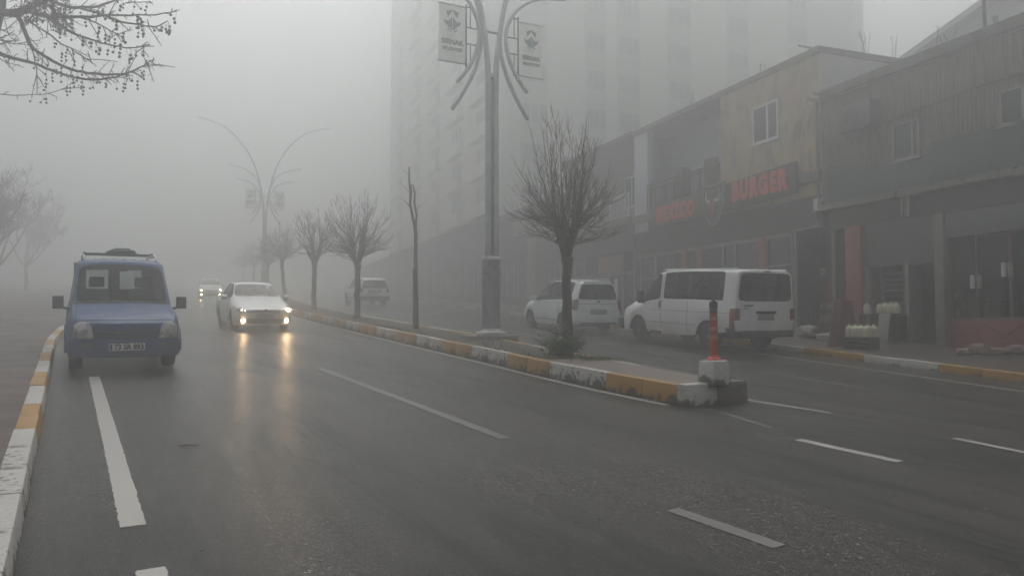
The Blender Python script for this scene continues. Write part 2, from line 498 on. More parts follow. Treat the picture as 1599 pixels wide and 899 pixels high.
        for i in range(m): fs.append((ll+i, ll+(i+1) % m, len(vs_)-1))
        out.add(vs_, fs)
        if mb: return None
        return out.build(name, mat, parent or s.root, smooth=True)
    def strip(s, pts, axis, wd=.012, off=.003, dens=.06, mb=None):
        "a narrow seam following the skin"
        Q = []
        for a, b in zip(pts, pts[1:]):
            k = max(1, int(math.dist(a, b)/dens))
            for q in range(k): Q.append((a[0] + (b[0]-a[0])*q/k, a[1] + (b[1]-a[1])*q/k))
        Q.append(pts[-1]); W = []
        for (a, b) in Q:
            h, d = s.cast(axis, a, b)
            if h is not None: W.append(h - d*off)
        if len(W) > 1: mb.tube(W, wd/2, 4)
    def box_part(s, name, mat, *b, bevel=.01, parent=None):
        return MB().box(*b).build(name, mat, parent or s.root, bevel=bevel)
    def mirror_pair(s, d, y, z, size, mat, arm=.1):
        for sg in (1, -1):
            x = s.xm - d; m = MB()
            m.box(x-.05, x+.06, sg*y if sg > 0 else -y-size[0], sg*y+size[0] if sg > 0 else -y, z, z+size[1])
            m.tube([(x, sg*(y-arm), z-.02), (x, sg*(y+.04), z+.03)], .028, 6)
            o = m.build('wing_mirror', mat, s.root, bevel=.028, bseg=3)
    def seats(s, rows, z, y=.38, h=.62, w=.46):
        for d in rows:
            for sg in (1, -1):
                x = s.xm - d; m = MB()
                m.hexa([(x-.1, sg*y-w/2, z), (x+.42, sg*y-w/2, z), (x+.42, sg*y+w/2, z), (x-.1, sg*y+w/2, z)],
                       [(x-.1, sg*y-w/2, z+.18), (x+.42, sg*y-w/2, z+.16), (x+.42, sg*y+w/2, z+.16), (x-.1, sg*y+w/2, z+.18)])
                m.hexa([(x-.1, sg*y-w/2, z+.15), (x+.03, sg*y-w/2, z+.15), (x+.03, sg*y+w/2, z+.15), (x-.1, sg*y+w/2, z+.15)],
                       [(x-.22, sg*y-w*.43, z+h), (x-.13, sg*y-w*.43, z+h), (x-.13, sg*y+w*.43, z+h), (x-.22, sg*y+w*.43, z+h)])
                m.box(x-.25, x-.16, sg*y-.13, sg*y+.13, z+h+.03, z+h+.22)
                m.build('seat', MT['seat_fabric'], s.root, bevel=.03)

def number_plate(v, axis, zc, text=None, mat='plate', y=0, wd=.52, h=.112, out=0):
    hx, d = v.cast(axis, y, zc); x = hx.x + (out if axis == 'front' else -out); sg = 1 if axis == 'front' else -1
    pl = MB().box(x - .01*sg, x + .022*sg, y-wd/2, y+wd/2, zc-h/2, zc+h/2).build('number_plate', MT[mat], v.root, bevel=.006)
    xf = x + .024*sg
    if text:
        fr = face_frame((xf, y + .026*sg, zc), (0, sg, 0), (0, 0, 1))
        lettering('lettering', text, .122, fr, MT['plate_ink'], pl, .002, .004, sx=.86)
        MB().box(xf-.002, xf+.002, y - sg*(wd/2-.045), y - sg*(wd/2-.006), zc-h/2+.008, zc+h/2-.008).build('country_band', MT['plate_blue'], pl)
    else:   # characters too blurred to read: only the dark rim of the holder
        m = MB()
        m.box(xf-.012, xf+.004, y-wd/2-.012, y+wd/2+.012, zc-h/2-.018, zc-h/2-.001)
        m.build('plate_holder', MT['black_plastic'], pl)
    return pl

# ---- blue van -----------------------------------------------------------
def blue_van(mtx):
    root = empty('parked_van', mat=mtx)
    tag(root, 'blue van with a roof rack parked against the left kerb facing the camera', 'van')
    L = 4.27
    keys = [  # d, z0, zb, zt, zc, w, wb, wt
        (0.00, .27, .78, .84, .87, .77, .77, .70),
        (0.10, .24, .84, .90, .935, .815, .79, .75),
        (0.45, .24, .92, .98, 1.01, .845, .80, .77),
        (1.00, .24, 1.00, 1.06, 1.09, .85, .80, .77),
        (1.16, .24, 1.01, 1.08, 1.11, .85, .80, .77),
        (1.78, .24, 1.05, 1.78, 1.86, .85, .81, .70),
        (2.00, .24, 1.06, 1.82, 1.895, .85, .81, .695),
        (3.2, .24, 1.08, 1.84, 1.91, .85, .81, .70),
        (4.15, .27, 1.08, 1.82, 1.885, .845, .80, .70),
        (L, .30, 1.08, 1.79, 1.83, .83, .79, .68)]
    v = Vehicle(root, keys, (.86, 3.52), .315, .385, MT['paint_blue'], (1.16, 1.74), [(1.30, 2.10)], ('cap',),
                {'wind': MT['glass_clear'], 'side': MT['glass_clear'], 'rear': MT['glass_clear']}, nose=.19, tail=.03)
    xm = v.xm
    # pillar between the two rear doors: body coloured panel inside the back glass
    hx, _ = v.cast('rear', 0, 1.4)
    MB().box(hx.x-.012, hx.x+.02, -.11, .11, 1.06, 1.80).build('rear_door_post', MT['paint_blue'], root, bevel=.01)
    m = MB()
    for sg in (1, -1): m.box(hx.x+.03, hx.x+.07, min(sg*.52, sg*.74), max(sg*.52, sg*.74), .9, 1.84)
    m.build('rear_door_lining', MT['black_plastic'], root)
    MB().box(hx.x+.03, hx.x+.07, -.519, .519, .9, 1.30).build('rear_door_lining', MT['black_plastic'], root)
    MB().box(hx.x+.03, hx.x+.07, -.519, .519, 1.70, 1.84).build('rear_door_lining', MT['black_plastic'], root)
    MB().box(xm-4.0, xm-1.9, -.66, .66, 1.80, 1.82).build('roof_lining', MT['black_plastic'], root)
    v.patch('front_bumper', [(-.80,.30),(.80,.30),(.82,.52),(.76,.565),(-.76,.565),(-.82,.52)], 'front', car_paint('bumper_blue', (.045,.07,.18), .5, low=.5), off=.035, rings=4)
    v.patch('grille', [(-.50,.575),(.50,.575),(.53,.70),(-.53,.70)], 'front', MT['black_plastic'], off=.008, rings=3)
    m = MB()
    for z in (.615, .66): v.strip([(-.49,z),(.49,z)], 'front', .014, .012, mb=m)
    m.build('grille_bars', MT['paint_blue'], root)
    for sg in (1, -1):
        v.patch('headlight', [(sg*.465,.575),(sg*.765,.575),(sg*.755,.80),(sg*.66,.85),(sg*.525,.84)], 'front', MT['lens'], off=.012, rings=4, dome=.012)
        h, _ = v.cast('front', sg*.64, .68)
        MB().lathe([(.0,.0),(.060,.0),(.066,.006),(.05,.014),(.02,.017)], 16, 'x', (h.x+.014, sg*.64, .68)).build('reflector', MT['steel'], root, smooth=True)
        v.patch('fog_light', [(sg*.50,.43),(sg*.66,.43),(sg*.66,.50),(sg*.50,.50)], 'front', MT['grey_plastic'], off=.04)
        # black cladding over the arches
        m = MB()
        m.tube([(xm-.86+.42*math.cos(t), sg*.86, .315+.42*math.sin(t)) for t in [math.pi*k/12 for k in range(13)]], .028, 6)
        m.build('wheel_arch', MT['paint_blue'], root, smooth=True)
        rail = MB(); ys = sg*.60
        rail.tube([(xm-1.95,ys,1.86),(xm-2.05,ys,1.93),(xm-2.2,ys,1.96),(xm-3.8,ys,1.965),(xm-3.95,ys,1.94),(xm-4.05,ys,1.86)], .019, 8)
        rail.build('roof_rail', MT['steel'], root, smooth='all')
    v.patch('emblem', [(.085*math.cos(t), .765+.036*math.sin(t)) for t in [2*math.pi*k/14 for k in range(14)]], 'front', MT['plate_blue'], off=.012)
    number_plate(v, 'front', .445, '73 SR 893', out=.045)
    v.mirror_pair(1.42, .90, 1.00, (.17, .22), MT['grey_plastic'], arm=.12)
    m = MB()
    for y0 in (-.55, .0): m.tube([(xm-1.13, y0, 1.10), (xm-1.18, y0+.28, 1.15), (xm-1.18, y0+.56, 1.155)], .010, 5)
    m.build('wiper', MT['black_plastic'], root)
    m = MB()
    for q in (-.41, -.25, -.09, .09, .25, .41): v.strip([(xm-2.0, q), (xm-4.0, q)], 'top', .02, .002, dens=.2, mb=m)
    m.build('roof_ribs', MT['paint_blue'], root)
    m = MB()
    for sg, ax in ((1, 'left'), (-1, 'right')):
        v.strip([(xm-1.28,.30),(xm-1.28,1.05)], ax, .01, .001, mb=m); v.strip([(xm-2.16,.30),(xm-2.16,1.72)], ax, .01, .001, mb=m)
        v.strip([(xm-1.0,.72),(xm-4.1,.74)], ax, .05, -.008, mb=m)
    v.strip([(-.70,.865),(.70,.865)], 'front', .012, .001, mb=m)
    for q in (-.715, .715): v.strip([(xm-.12, q), (xm-1.08, q)], 'top', .012, .001, mb=m)
    v.strip([(xm-1.12,-.74),(xm-1.12,.74)], 'top', .05, .004, mb=m)
    m.build('panel_seams', MT['black_plastic'], root)
    v.seats((2.05,), .62, .38, .72, .48)
    MB().box(xm-1.62, xm-1.15, -.72, .72, .80, 1.02).build('dashboard', MT['black_plastic'], root, bevel=.05)
    MB().tube([(xm-1.72+.16*math.sin(t)*.35, .36+.18*math.cos(t), 1.08+.18*math.sin(t)) for t in [2*math.pi*k/16 for k in range(17)]], .014, 5).build('steering_wheel', MT['black_plastic'], root)
    MB().box(xm-1.75, xm-1.71, -.11, .11, 1.66, 1.73).build('rear_view_mirror', MT['black_plastic'], root, bevel=.02)
    # rack over the rear of the roof
    m = MB()
    for d in (2.6, 3.25, 3.85): m.tube([(xm-d,-.60,1.965),(xm-d,-.58,2.0),(xm-d,.58,2.0),(xm-d,.60,1.965)], .016, 6)
    for y in (-.58, .58): m.tube([(xm-2.55,y,2.02),(xm-3.9,y,2.02)], .013, 6)
    for d in (2.6, 3.25, 3.85):
        for y in (-.58, .58): m.tube([(xm-d,y,1.99),(xm-d,y,2.02)], .012, 6)
    m.build('roof_rack', MT['steel_dark'], root)
    return root, v

# ---- sedan ---------------------------------------------------------------
def sedan(mtx, label, lit='near', paint='paint_sedan'):
    root = empty('sedan_car', mat=mtx); tag(root, label, 'car')
    L = 4.39
    keys = [
        (0.00, .24, .60, .66, .68, .70, .68, .60),
        (0.12, .20, .66, .71, .735, .80, .76, .66),
        (0.35, .18, .73, .78, .815, .84, .80, .70),
        (0.95, .18, .85, .90, .945, .85, .81, .72),
        (1.22, .18, .90, .96, 1.00, .85, .80, .73),
        (1.95, .18, .93, 1.37, 1.43, .85, .80, .58),
        (2.30, .18, .94, 1.41, 1.467, .85, .80, .57),
        (3.05, .18, .96, 1.38, 1.43, .85, .80, .57),
        (3.72, .20, .98, 1.07, 1.11, .845, .79, .64),
        (4.25, .24, .98, 1.03, 1.06, .82, .77, .66),
        (L, .30, .95, .99, 1.01, .78, .73, .64)]
    v = Vehicle(root, keys, (.84, 3.39), .30, .36, MT[paint], (1.25, 1.92), [(1.42, 2.30), (2.38, 3.12)], ('top', 3.10, 3.68),
                {'wind': MT['glass'], 'side': MT['glass_dark'], 'rear': MT['glass']}, nose=.14, tail=.08)
    xm = v.xm
    v.patch('grille', [(-.46,.60),(.46,.60),(.47,.665),(-.47,.665)], 'front', MT['grey_plastic'], off=.012)
    v.patch('chrome_strip', [(-.46,.575),(.46,.575),(.46,.59),(-.46,.59)], 'front', MT['chrome'], off=.016)
    v.patch('lower_intake', [(-.50,.255),(.50,.255),(.54,.40),(-.54,.40)], 'front', MT['black_plastic'], off=.01)
    v.patch('front_lip', [(-.66,.205),(.66,.205),(.66,.235),(-.66,.235)], 'front', MT[paint], off=.03)
    h, _ = v.cast('front', 0, .635)
    em = MB().lathe([(.05,-.01),(.06,0),(.06,.016),(.05,.018)], 20, 'x', (h.x+.01, 0, .635)).build('emblem', MT['steel_dark'], root, smooth=True)
    m = MB(); X = h.x + .031
    m.tube([(X,-.034,.672),(X,-.012,.640),(X,0,.668),(X,.012,.640),(X,.034,.672)], .005, 5)
    m.tube([(X,-.050,.645),(X,-.022,.592),(X,0,.630),(X,.022,.592),(X,.050,.645)], .005, 5)
    m.tube([(X-.004,.055*math.cos(t),.635+.055*math.sin(t)) for t in [2*math.pi*k/20 for k in range(21)]], .006, 5)
    m.build('monogram', MT['chrome'], em)
    for sg in (1, -1):
        v.patch('headlight', [(sg*.47,.60),(sg*.66,.585),(sg*.775,.60),(sg*.79,.69),(sg*.72,.70),(sg*.50,.665)], 'front', MT['lens'], off=.01, rings=4, dome=.01)
        full = lit == 'far' or sg > 0     # the lamp on its left side shines straight at the camera
        g = 'glow_far' if lit == 'far' else ('glow' if full else 'glow_dim')
        y = sg*.655; hh, _ = v.cast('front', y, .648)
        r_ = .052 if full else .026
        MB().lathe([(r_*.9, 0), (r_, .012), (r_*.7, .03), (r_*.2, .036)], 14, 'x', (hh.x+.018, y, .648)).build('lamp_bulb', MT[g], root, smooth='all')
        if not full:
            MB().lathe([(.018, 0), (.02, .01), (.008, .02)], 10, 'x', (v.cast('front', sg*.575, .63)[0].x+.02, sg*.575, .633)).build('side_lamp', MT[g], root)
        y = sg*.62; hh, _ = v.cast('front', y, .335)
        v.patch('fog_light_surround', [(sg*.545,.275),(sg*.72,.275),(sg*.72,.395),(sg*.56,.395)], 'front', MT['grey_plastic'], off=.008)
        MB().lathe([(.046, 0), (.05, .012), (.03, .026), (.01, .03)], 14, 'x', (hh.x+.012, y, .335)).build('fog_light', MT['glow_far' if lit == 'far' else 'glow_fog'] if lit != 'far' or True else None, root, smooth='all')
        for k in (0,):
            x = xm - 1.52; m = MB(); q = sg*.83
            m.lathe([(.02,0),(.07,.03),(.085,.1),(.07,.17),(.02,.2)], 10, 'y', (x, q if sg > 0 else q-.2, .99))
            m.tube([(x+.03, sg*.76, .94), (x, sg*.88, .97)], .025, 6)
            m.build('wing_mirror', MT[paint], root, smooth=True)
    number_plate(v, 'front', .495, None, 'plate_dirty', h=.10)
    m = MB()
    for sg, ax in ((1, 'left'), (-1, 'right')):
        v.strip([(xm-1.40,.25),(xm-1.40,.88)], ax, .01, .001, mb=m); v.strip([(xm-2.34,.25),(xm-2.34,.93)], ax, .01, .001, mb=m); v.strip([(xm-3.1,.6),(xm-3.1,.93)], ax, .01, .001, mb=m)
        v.strip([(xm-1.1,.76),(xm-3.9,.84)], ax, .012, .002, mb=m)
    v.strip([(-.69,.70),(-.5,.735),(0,.76),(.5,.735),(.69,.70)], 'front', .008, 0, mb=m)
    m.build('panel_seams', MT['grey_plastic'], root)
    for sg, ax in ((1, 'left'), (-1, 'right')):
        for d in (2.15, 2.98): v.patch('door_handle', [(xm-d+.09,.80),(xm-d-.09,.805),(xm-d-.09,.835),(xm-d+.09,.83)], ax, MT[paint], off=.025)
    v.seats((2.15, 2.95), .42, .36, .62, .46)
    MB().box(xm-1.75, xm-1.25, -.68, .68, .72, .90).build('dashboard', MT['black_plastic'], root, bevel=.05)
    m = MB(); m.tube([(xm-1.20,-.5,.985),(xm-1.24,.1,1.01)], .008, 5); m.tube([(xm-1.20,.0,.99),(xm-1.24,.6,1.005)], .008, 5)
    m.build('wiper', MT['black_plastic'], root)
    return root, v

# ---- white minivan (compact, raked nose) ------------------------------------
def minivan(mtx):
    root = empty('parked_minivan', mat=mtx)
    tag(root, 'white compact minivan with big tinted rear window parked ahead of the minibus', 'minivan')
    L = 4.16
    keys = [
        (0.00, .26, .62, .70, .74, .66, .64, .52),
        (0.12, .22, .70, .80, .84, .80, .76, .62),
        (0.45, .20, .84, .94, .99, .86, .82, .68),
        (0.90, .20, .95, 1.06, 1.11, .88, .83, .70),
        (1.05, .20, .98, 1.12, 1.17, .88, .83, .70),
        (1.85, .20, 1.02, 1.60, 1.68, .88, .83, .62),
        (2.20, .20, 1.04, 1.66, 1.735, .88, .83, .62),
        (3.30, .20, 1.08, 1.67, 1.745, .88, .83, .63),
        (4.00, .24, 1.10, 1.63, 1.70, .865, .82, .62),
        (L, .30, 1.10, 1.60, 1.65, .84, .79, .60)]
    v = Vehicle(root, keys, (.81, 3.30), .305, .37, MT['paint_white'], (1.07, 1.82), [(1.18, 2.14), (2.16, 3.02), (3.04, 3.78)], ('cap',),
                {'wind': MT['glass'], 'side': MT['glass_dark'], 'rear': MT['glass_dark']}, nose=.16, tail=.05, lean_r=.07)
    xm = v.xm
    for sg, ax in ((1, 'left'), (-1, 'right')):
        # door posts blacked out between the panes
        v.patch('door_post', [(xm-2.09,1.06),(xm-2.21,1.06),(xm-2.21,1.58),(xm-2.09,1.58)], ax, MT['black_plastic'], off=.002)
        v.patch('door_post', [(xm-2.97,1.09),(xm-3.08,1.09),(xm-3.08,1.58),(xm-2.97,1.58)], ax, MT['black_plastic'], off=.002)
        m = MB(); v.strip([(xm-1.2,.93),(xm-3.9,.99)], ax, .02, -.004, mb=m); v.strip([(xm-2.15,.35),(xm-2.15,1.0)], ax, .01, .001, mb=m)
        v.strip([(xm-3.05,.65),(xm-3.05,1.0)], ax, .01, .001, mb=m); v.strip([(xm-1.15,.35),(xm-1.15,.93)], ax, .01, .001, mb=m); v.strip([(xm-1.2,.38),(xm-2.9,.38)], ax, .03, .0, mb=m)
        m.build('panel_seams', MT['grey_plastic'], root)
        MB().tube([(xm-1.95,sg*.60,1.68),(xm-2.1,sg*.60,1.755),(xm-3.7,sg*.60,1.765),(xm-3.95,sg*.59,1.69)], .016, 6).build('roof_rail', MT['steel'], root, smooth='all')
        v.patch('tail_light', [(sg*.80,.74),(sg*.855,.74),(sg*.85,1.03),(sg*.76,1.12),(sg*.73,1.05),(sg*.76,.80)], 'rear', MT['lens_red'], off=.02, dens=.04)
        v.patch('tail_light', [(xm-4.12,.76),(xm-3.98,.78),(xm-4.0,1.10),(xm-4.10,1.10)], ax, MT['lens_red'], off=.012, dens=.04)
        v.patch('headlight', [(sg*.45,.62),(sg*.72,.66),(sg*.74,.80),(sg*.55,.74)], 'front', MT['lens'], off=.01)
        for d in (2.02, 2.92): v.patch('door_handle', [(xm-d+.09,.88),(xm-d-.09,.885),(xm-d-.09,.915),(xm-d+.09,.91)], ax, MT['paint_white'], off=.022)
    m = MB(); v.strip([(-.78,.96),(.78,.96)], 'rear', .012, .001, mb=m); v.strip([(-.78,.72),(.78,.72)], 'rear', .008, .001, mb=m)
    m.build('tailgate_seams', MT['grey_plastic'], root)
    v.patch('emblem', [(.07*math.cos(t), 1.035+.03*math.sin(t)) for t in [2*math.pi*k/12 for k in range(12)]], 'rear', MT['plate_blue'], off=.014)
    v.patch('rear_bumper', [(-.80,.34),(.80,.34),(.83,.60),(-.83,.60)], 'rear', MT['paint_white'], off=.05, rings=4)
    v.patch('rear_bumper_trim', [(-.66,.31),(.66,.31),(.66,.36),(-.66,.36)], 'rear', MT['black_plastic'], off=.055)
    number_plate(v, 'rear', .70, None, 'plate_dirty')
    v.patch('plate_recess', [(-.30,.63),(.30,.63),(.30,.775),(-.30,.775)], 'rear', MT['grey_plastic'], off=.004)
    MB().box(xm-4.12, xm-3.98, -.5, .5, 1.655, 1.69).build('roof_spoiler', MT['paint_white'], root, bevel=.015)
    v.mirror_pair(1.32, .88, .98, (.20, .17), MT['paint_white'])
    v.seats((2.1, 2.9), .5, .37, .62, .46)
    return root, v

# ---- minibus ----------------------------------------------------------------
def minibus(mtx):
    root = empty('parked_minibus', mat=mtx)
    tag(root, 'dirty white square-backed minibus with dark windows parked at the right kerb', 'minibus')
    L = 4.86
    keys = [
        (0.00, .34, .78, .86, .90, .80, .78, .66),
        (0.14, .30, .88, .98, 1.02, .92, .88, .74),
        (0.60, .30, 1.03, 1.13, 1.17, .97, .92, .78),
        (0.92, .30, 1.09, 1.20, 1.25, .98, .93, .79),
        (1.72, .30, 1.22, 1.90, 1.99, .985, .94, .84),
        (1.98, .30, 1.24, 1.96, 2.05, .985, .945, .86),
        (3.2, .32, 1.26, 1.99, 2.08, .985, .945, .87),
        (4.80, .52, 1.26, 1.97, 2.05, .985, .945, .87),
        (L, .54, 1.26, 1.95, 2.01, .975, .935, .85)]
    v = Vehicle(root, keys, (.95, 3.88), .345, .42, MT['paint_bus'], (.95, 1.70), [(1.10, 1.92), (2.06, 4.42)], ('cap',),
                {'wind': MT['glass'], 'side': MT['glass'], 'rear': MT['glass_dark']}, nose=.14, tail=.02, wheel_w=.21)
    xm = v.xm
    for sg, ax in ((1, 'left'), (-1, 'right')):
        m = MB(); v.strip([(xm-2.0,.42),(xm-2.0,1.86)], ax, .012, .001, mb=m); v.strip([(xm-3.1,.42),(xm-3.1,1.22)], ax, .012, .001, mb=m)
        v.strip([(xm-1.5,.93),(xm-4.75,.96)], ax, .022, -.006, mb=m); v.strip([(xm-1.4,.60),(xm-3.4,.60)], ax, .02, -.004, mb=m)
        m.build('panel_seams', MT['grey_plastic'], root)
        m = MB(); m.box(xm-3.18, xm-3.11, sg*.90-.045, sg*.90+.045, 1.27, 1.92); m.box(xm-2.60, xm-2.56, sg*.895-.035, sg*.895+.035, 1.27, 1.92)
        m.build('window_post', MT['grey_plastic'], root)
        v.patch('door_handle', [(xm-1.90,1.00),(xm-1.97,1.00),(xm-1.97,1.18),(xm-1.90,1.18)], ax, MT['black_plastic'], off=.02)
        v.patch('tail_light', [(sg*.985,.80),(sg*.83,.80),(sg*.83,1.06),(sg*.90,1.09),(sg*.985,1.07)], 'rear', MT['lens_red'], off=.02, dens=.04)
        v.patch('tail_light', [(xm-4.845,.62),(xm-4.69,.62),(xm-4.70,1.03),(xm-4.76,1.08),(xm-4.845,1.08)], ax, MT['lens_red'], off=.012, dens=.04)
        v.patch('rear_corner', [(xm-4.85,.42),(xm-4.55,.42),(xm-4.55,.60),(xm-4.85,.62)], ax, MT['black_plastic'], off=.015)
        v.patch('headlight', [(sg*.55,.80),(sg*.86,.82),(sg*.84,.98),(sg*.62,.97)], 'front', MT['lens'], off=.01)
        MB().tube([(xm-1.9,sg*.79,2.035),(xm-4.75,sg*.79,2.04)], .022, 6).build('roof_gutter', MT['paint_bus'], root)
    v.patch('front_bumper', [(-.92,.32),(.92,.32),(.94,.62),(-.94,.62)], 'front', MT['black_plastic'], off=.06, rings=4)
    hx, _ = v.cast('rear', 0, .9)
    MB().box(hx.x-.06, hx.x+.02, -.92, .92, .38, .52).build('rear_bumper', MT['black_plastic'], root, bevel=.03)
    v.patch('tailgate', [(-.80,.55),(.80,.55),(.81,1.24),(-.81,1.24)], 'rear', MT['paint_bus'], off=.012, rings=4)
    number_plate(v, 'rear', .88, None, 'plate_dirty')
    MB().box(hx.x-.05, hx.x+.01, -.32, .32, .955, 1.02).build('plate_lamp_bar', MT['black_plastic'], root, bevel=.015)
    MB().box(hx.x-.035, hx.x, -.10, .10, 1.975, 2.01).build('brake_light', MT['lens_red'], root, bevel=.01)
    # badge and smaller line under it, too blurred in the photo to be read
    m = MB()
    m.box(hx.x-.026, hx.x-.010, .42, .72, 1.132, 1.168); m.build('badge', MT['steel_dark'], root, bevel=.01)
    m = MB(); m.box(hx.x-.026, hx.x-.010, .55, .72, 1.075, 1.094); m.build('badge', MT['steel_dark'], root, bevel=.006)
    v.mirror_pair(1.20, .98, 1.10, (.17, .34), MT['black_plastic'])
    v.seats((1.95, 2.9, 3.7), .62, .45, .68, .5)
    MB().box(xm-2.0, xm-1.55, .88, .99, .30, .36).build('side_step', MT['grey_plastic'], root)
    return root, v

# ---- pale off-roader deep in the fog --------------------------------------------
def offroader(mtx):
    root = empty('offroad_car', mat=mtx)
    tag(root, 'pale off-road car seen from behind, faded by fog beyond the median trees', 'car')
    L = 4.55
    keys = [
        (0.00, .38, .80, .86, .88, .78, .76, .66), (0.12, .34, .92, .98, 1.0, .88, .84, .72), (0.95, .34, 1.04, 1.08, 1.11, .91, .86, .76),
        (1.20, .34, 1.06, 1.13, 1.16, .91, .86, .76), (1.85, .34, 1.10, 1.62, 1.68, .91, .86, .68), (2.3, .34, 1.12, 1.68, 1.75, .91, .86, .68),
        (4.2, .38, 1.14, 1.66, 1.73, .91, .86, .69), (4.45, .42, 1.14, 1.62, 1.68, .89, .85, .67), (L, .44, 1.14, 1.58, 1.62, .87, .83, .65)]
    v = Vehicle(root, keys, (.88, 3.55), .36, .43, MT['paint_white'], (1.22, 1.82), [(1.36, 2.25), (2.35, 3.2), (3.3, 4.05)], ('cap',),
                {'wind': MT['glass'], 'side': MT['glass_dark'], 'rear': MT['glass_dark']}, nose=.1, tail=.04)
    xm = v.xm
    hx, _ = v.cast('rear', 0, .8)
    MB().box(hx.x-.10, hx.x+.02, -.88, .88, .42, .66).build('rear_bumper', MT['black_plastic'], root, bevel=.03)
    for sg, ax in ((1, 'left'), (-1, 'right')):
        v.patch('tail_light', [(sg*.84,.86),(sg*.70,.86),(sg*.70,1.12),(sg*.84,1.12)], 'rear', MT['lens_red'], off=.02)
        m = MB(); v.strip([(xm-1.3,.52),(xm-3.1,.52)], ax, .12, -.03, mb=m); m.build('side_cladding', MT['black_plastic'], root)
    v.patch('plate_recess', [(-.38,.84),(.38,.84),(.38,1.0),(-.38,1.0)], 'rear', MT['grey_plastic'], off=.008)
    number_plate(v, 'rear', .90, None, 'plate_dirty')
    v.mirror_pair(1.42, .90, 1.06, (.18, .16), MT['paint_white'])
    return root, v
# ------------------------------------------------------------------ ground, road, kerbs
FB = R(-20.5); FD = (math.sin(FB), math.cos(FB)); FN = (-math.cos(FB), math.sin(FB)); FP = (11.22, 20.28)
def fw(k, y):
    "frontage coordinates (k metres away along the shops, y metres out towards the street) to world"
    return (FP[0] + k*FD[0] + y*FN[0], FP[1] + k*FD[1] + y*FN[1])
def V2(p): return Vector((p[0], p[1]))
def resample(pl, step):
    out = []; P = [V2(p) for p in pl]; acc = 0; nxt = 0
    for a, b in zip(P, P[1:]):
        L = (b-a).length
        while nxt <= acc + L + 1e-9:
            out.append(a + (b-a)*((nxt-acc)/L)); nxt += step
        acc += L
    return out
def offset(pl, d):
    P = [V2(p) for p in pl]; out = []
    for i, p in enumerate(P):
        t = (P[min(i+1, len(P)-1)] - P[max(i-1, 0)]).normalized(); n = Vector((t.y, -t.x))
        out.append(p + n*(d(i) if callable(d) else d))
    return out
def G3(p, up=0): return (p[0], p[1], gz(p[0], p[1]) + up)

ML = [(2.32,10.18),(1.02,12.29),(-.44,15.22),(-2.55,19.26),(-5.34,24.71),(-8.48,30.92),(-11.4,37.6),(-14.3,45.2),(-19.0,57.3)]
e = Vector(ML[-1]); ML += [tuple(e + Vector(FD)*q) for q in (20, 45, 75)]
def chaikin(pl, n=1):
    P = [V2(p) for p in pl]
    for _ in range(n):
        Q = [P[0]]
        for a, b in zip(P, P[1:]): Q += [a*.75+b*.25, a*.25+b*.75]
        P = Q + [P[-1]]
    return P
ML = chaikin(ML, 1)
MR = [p for p in offset(ML, lambda i: 1.13 + .6*min(1, i/7))]
MR[0] = Vector((3.30, 10.74))
LK = [V2(xy(s, -.2)) for s in (-16, -8, 0, 5, 10, 15, 20)] + [V2(xy(24, -.02)), V2(xy(30, .45))] + offset([p for p in ML if p.y > 40], -7.4)
RK = [V2(fw(k, 4.3)) for k in (-34, -20, -10, -5, 0, 5, 10, 20, 30, 45, 60, 80, 110)]

def asphalt():
    t = NT('wet_asphalt'); v = t.coords()
    big = t.noise(v, .22, 4); mid = t.noise(v, 1.7, 6, .6); fine = t.noise(v, 95, 3, .7); grit = t.noise(v, 240, 2, .6)
    c = t.ramp(mid, .3, .7, (.017,.014,.0115), (.028,.0235,.0195))
    chip = t.noise(v, 46, 3, .75)
    c = t.mix(t.ramp(chip, .42, .62), c, (.052,.044,.038)); c = t.mix(t.ramp(t.noise(v, 44, 2, .7), .58, .64), c, (.30,.27,.245)); c = t.mix(t.ramp(t.noise(v, 17, 4, .7), .40, .62), c, (.009,.008,.0068))
    mp = t.n('ShaderNodeMapping'); mp.inputs['Scale'].default_value = (1.5, .2, 1)
    mr_ = t.n('ShaderNodeMapping'); mr_.inputs['Rotation'].default_value = (0, 0, AZ); t.l(v, mr_.inputs[0]); t.l(mr_.outputs[0], mp.inputs[0])
    pat = t.noise(mp.outputs[0], .7, 7, .68); c = t.mix(t.ramp(pat, .46, .60), c, (.009,.0078,.0066))
    wv = t.coords((1,1,1)); wet = t.mix(t.ramp(pat, .42, .64), t.ramp(big, .36, .66, (.09,)*3, (.19,)*3), (.28,.28,.28))
    rg = t.mix(t.ramp(grit, .35, .7), wet, (.38,.38,.38)); t.setc(c); t.rough(rg)
    t.b.inputs['Specular IOR Level'].default_value = .36
    b1 = t.bump(t.mix(.5, chip, fine), .75, .016)
    rip = t.coords((.6,1.4,1)); h2 = t.noise(rip, 11, 6, .72)
    b2 = t.n('ShaderNodeBump'); b2.inputs['Strength'].default_value = .42; b2.inputs['Distance'].default_value = .02
    t.l(h2, b2.inputs['Height']); t.l(b2.outputs[0], b1.inputs['Normal'])
    return t.mat
MT['asphalt'] = asphalt()
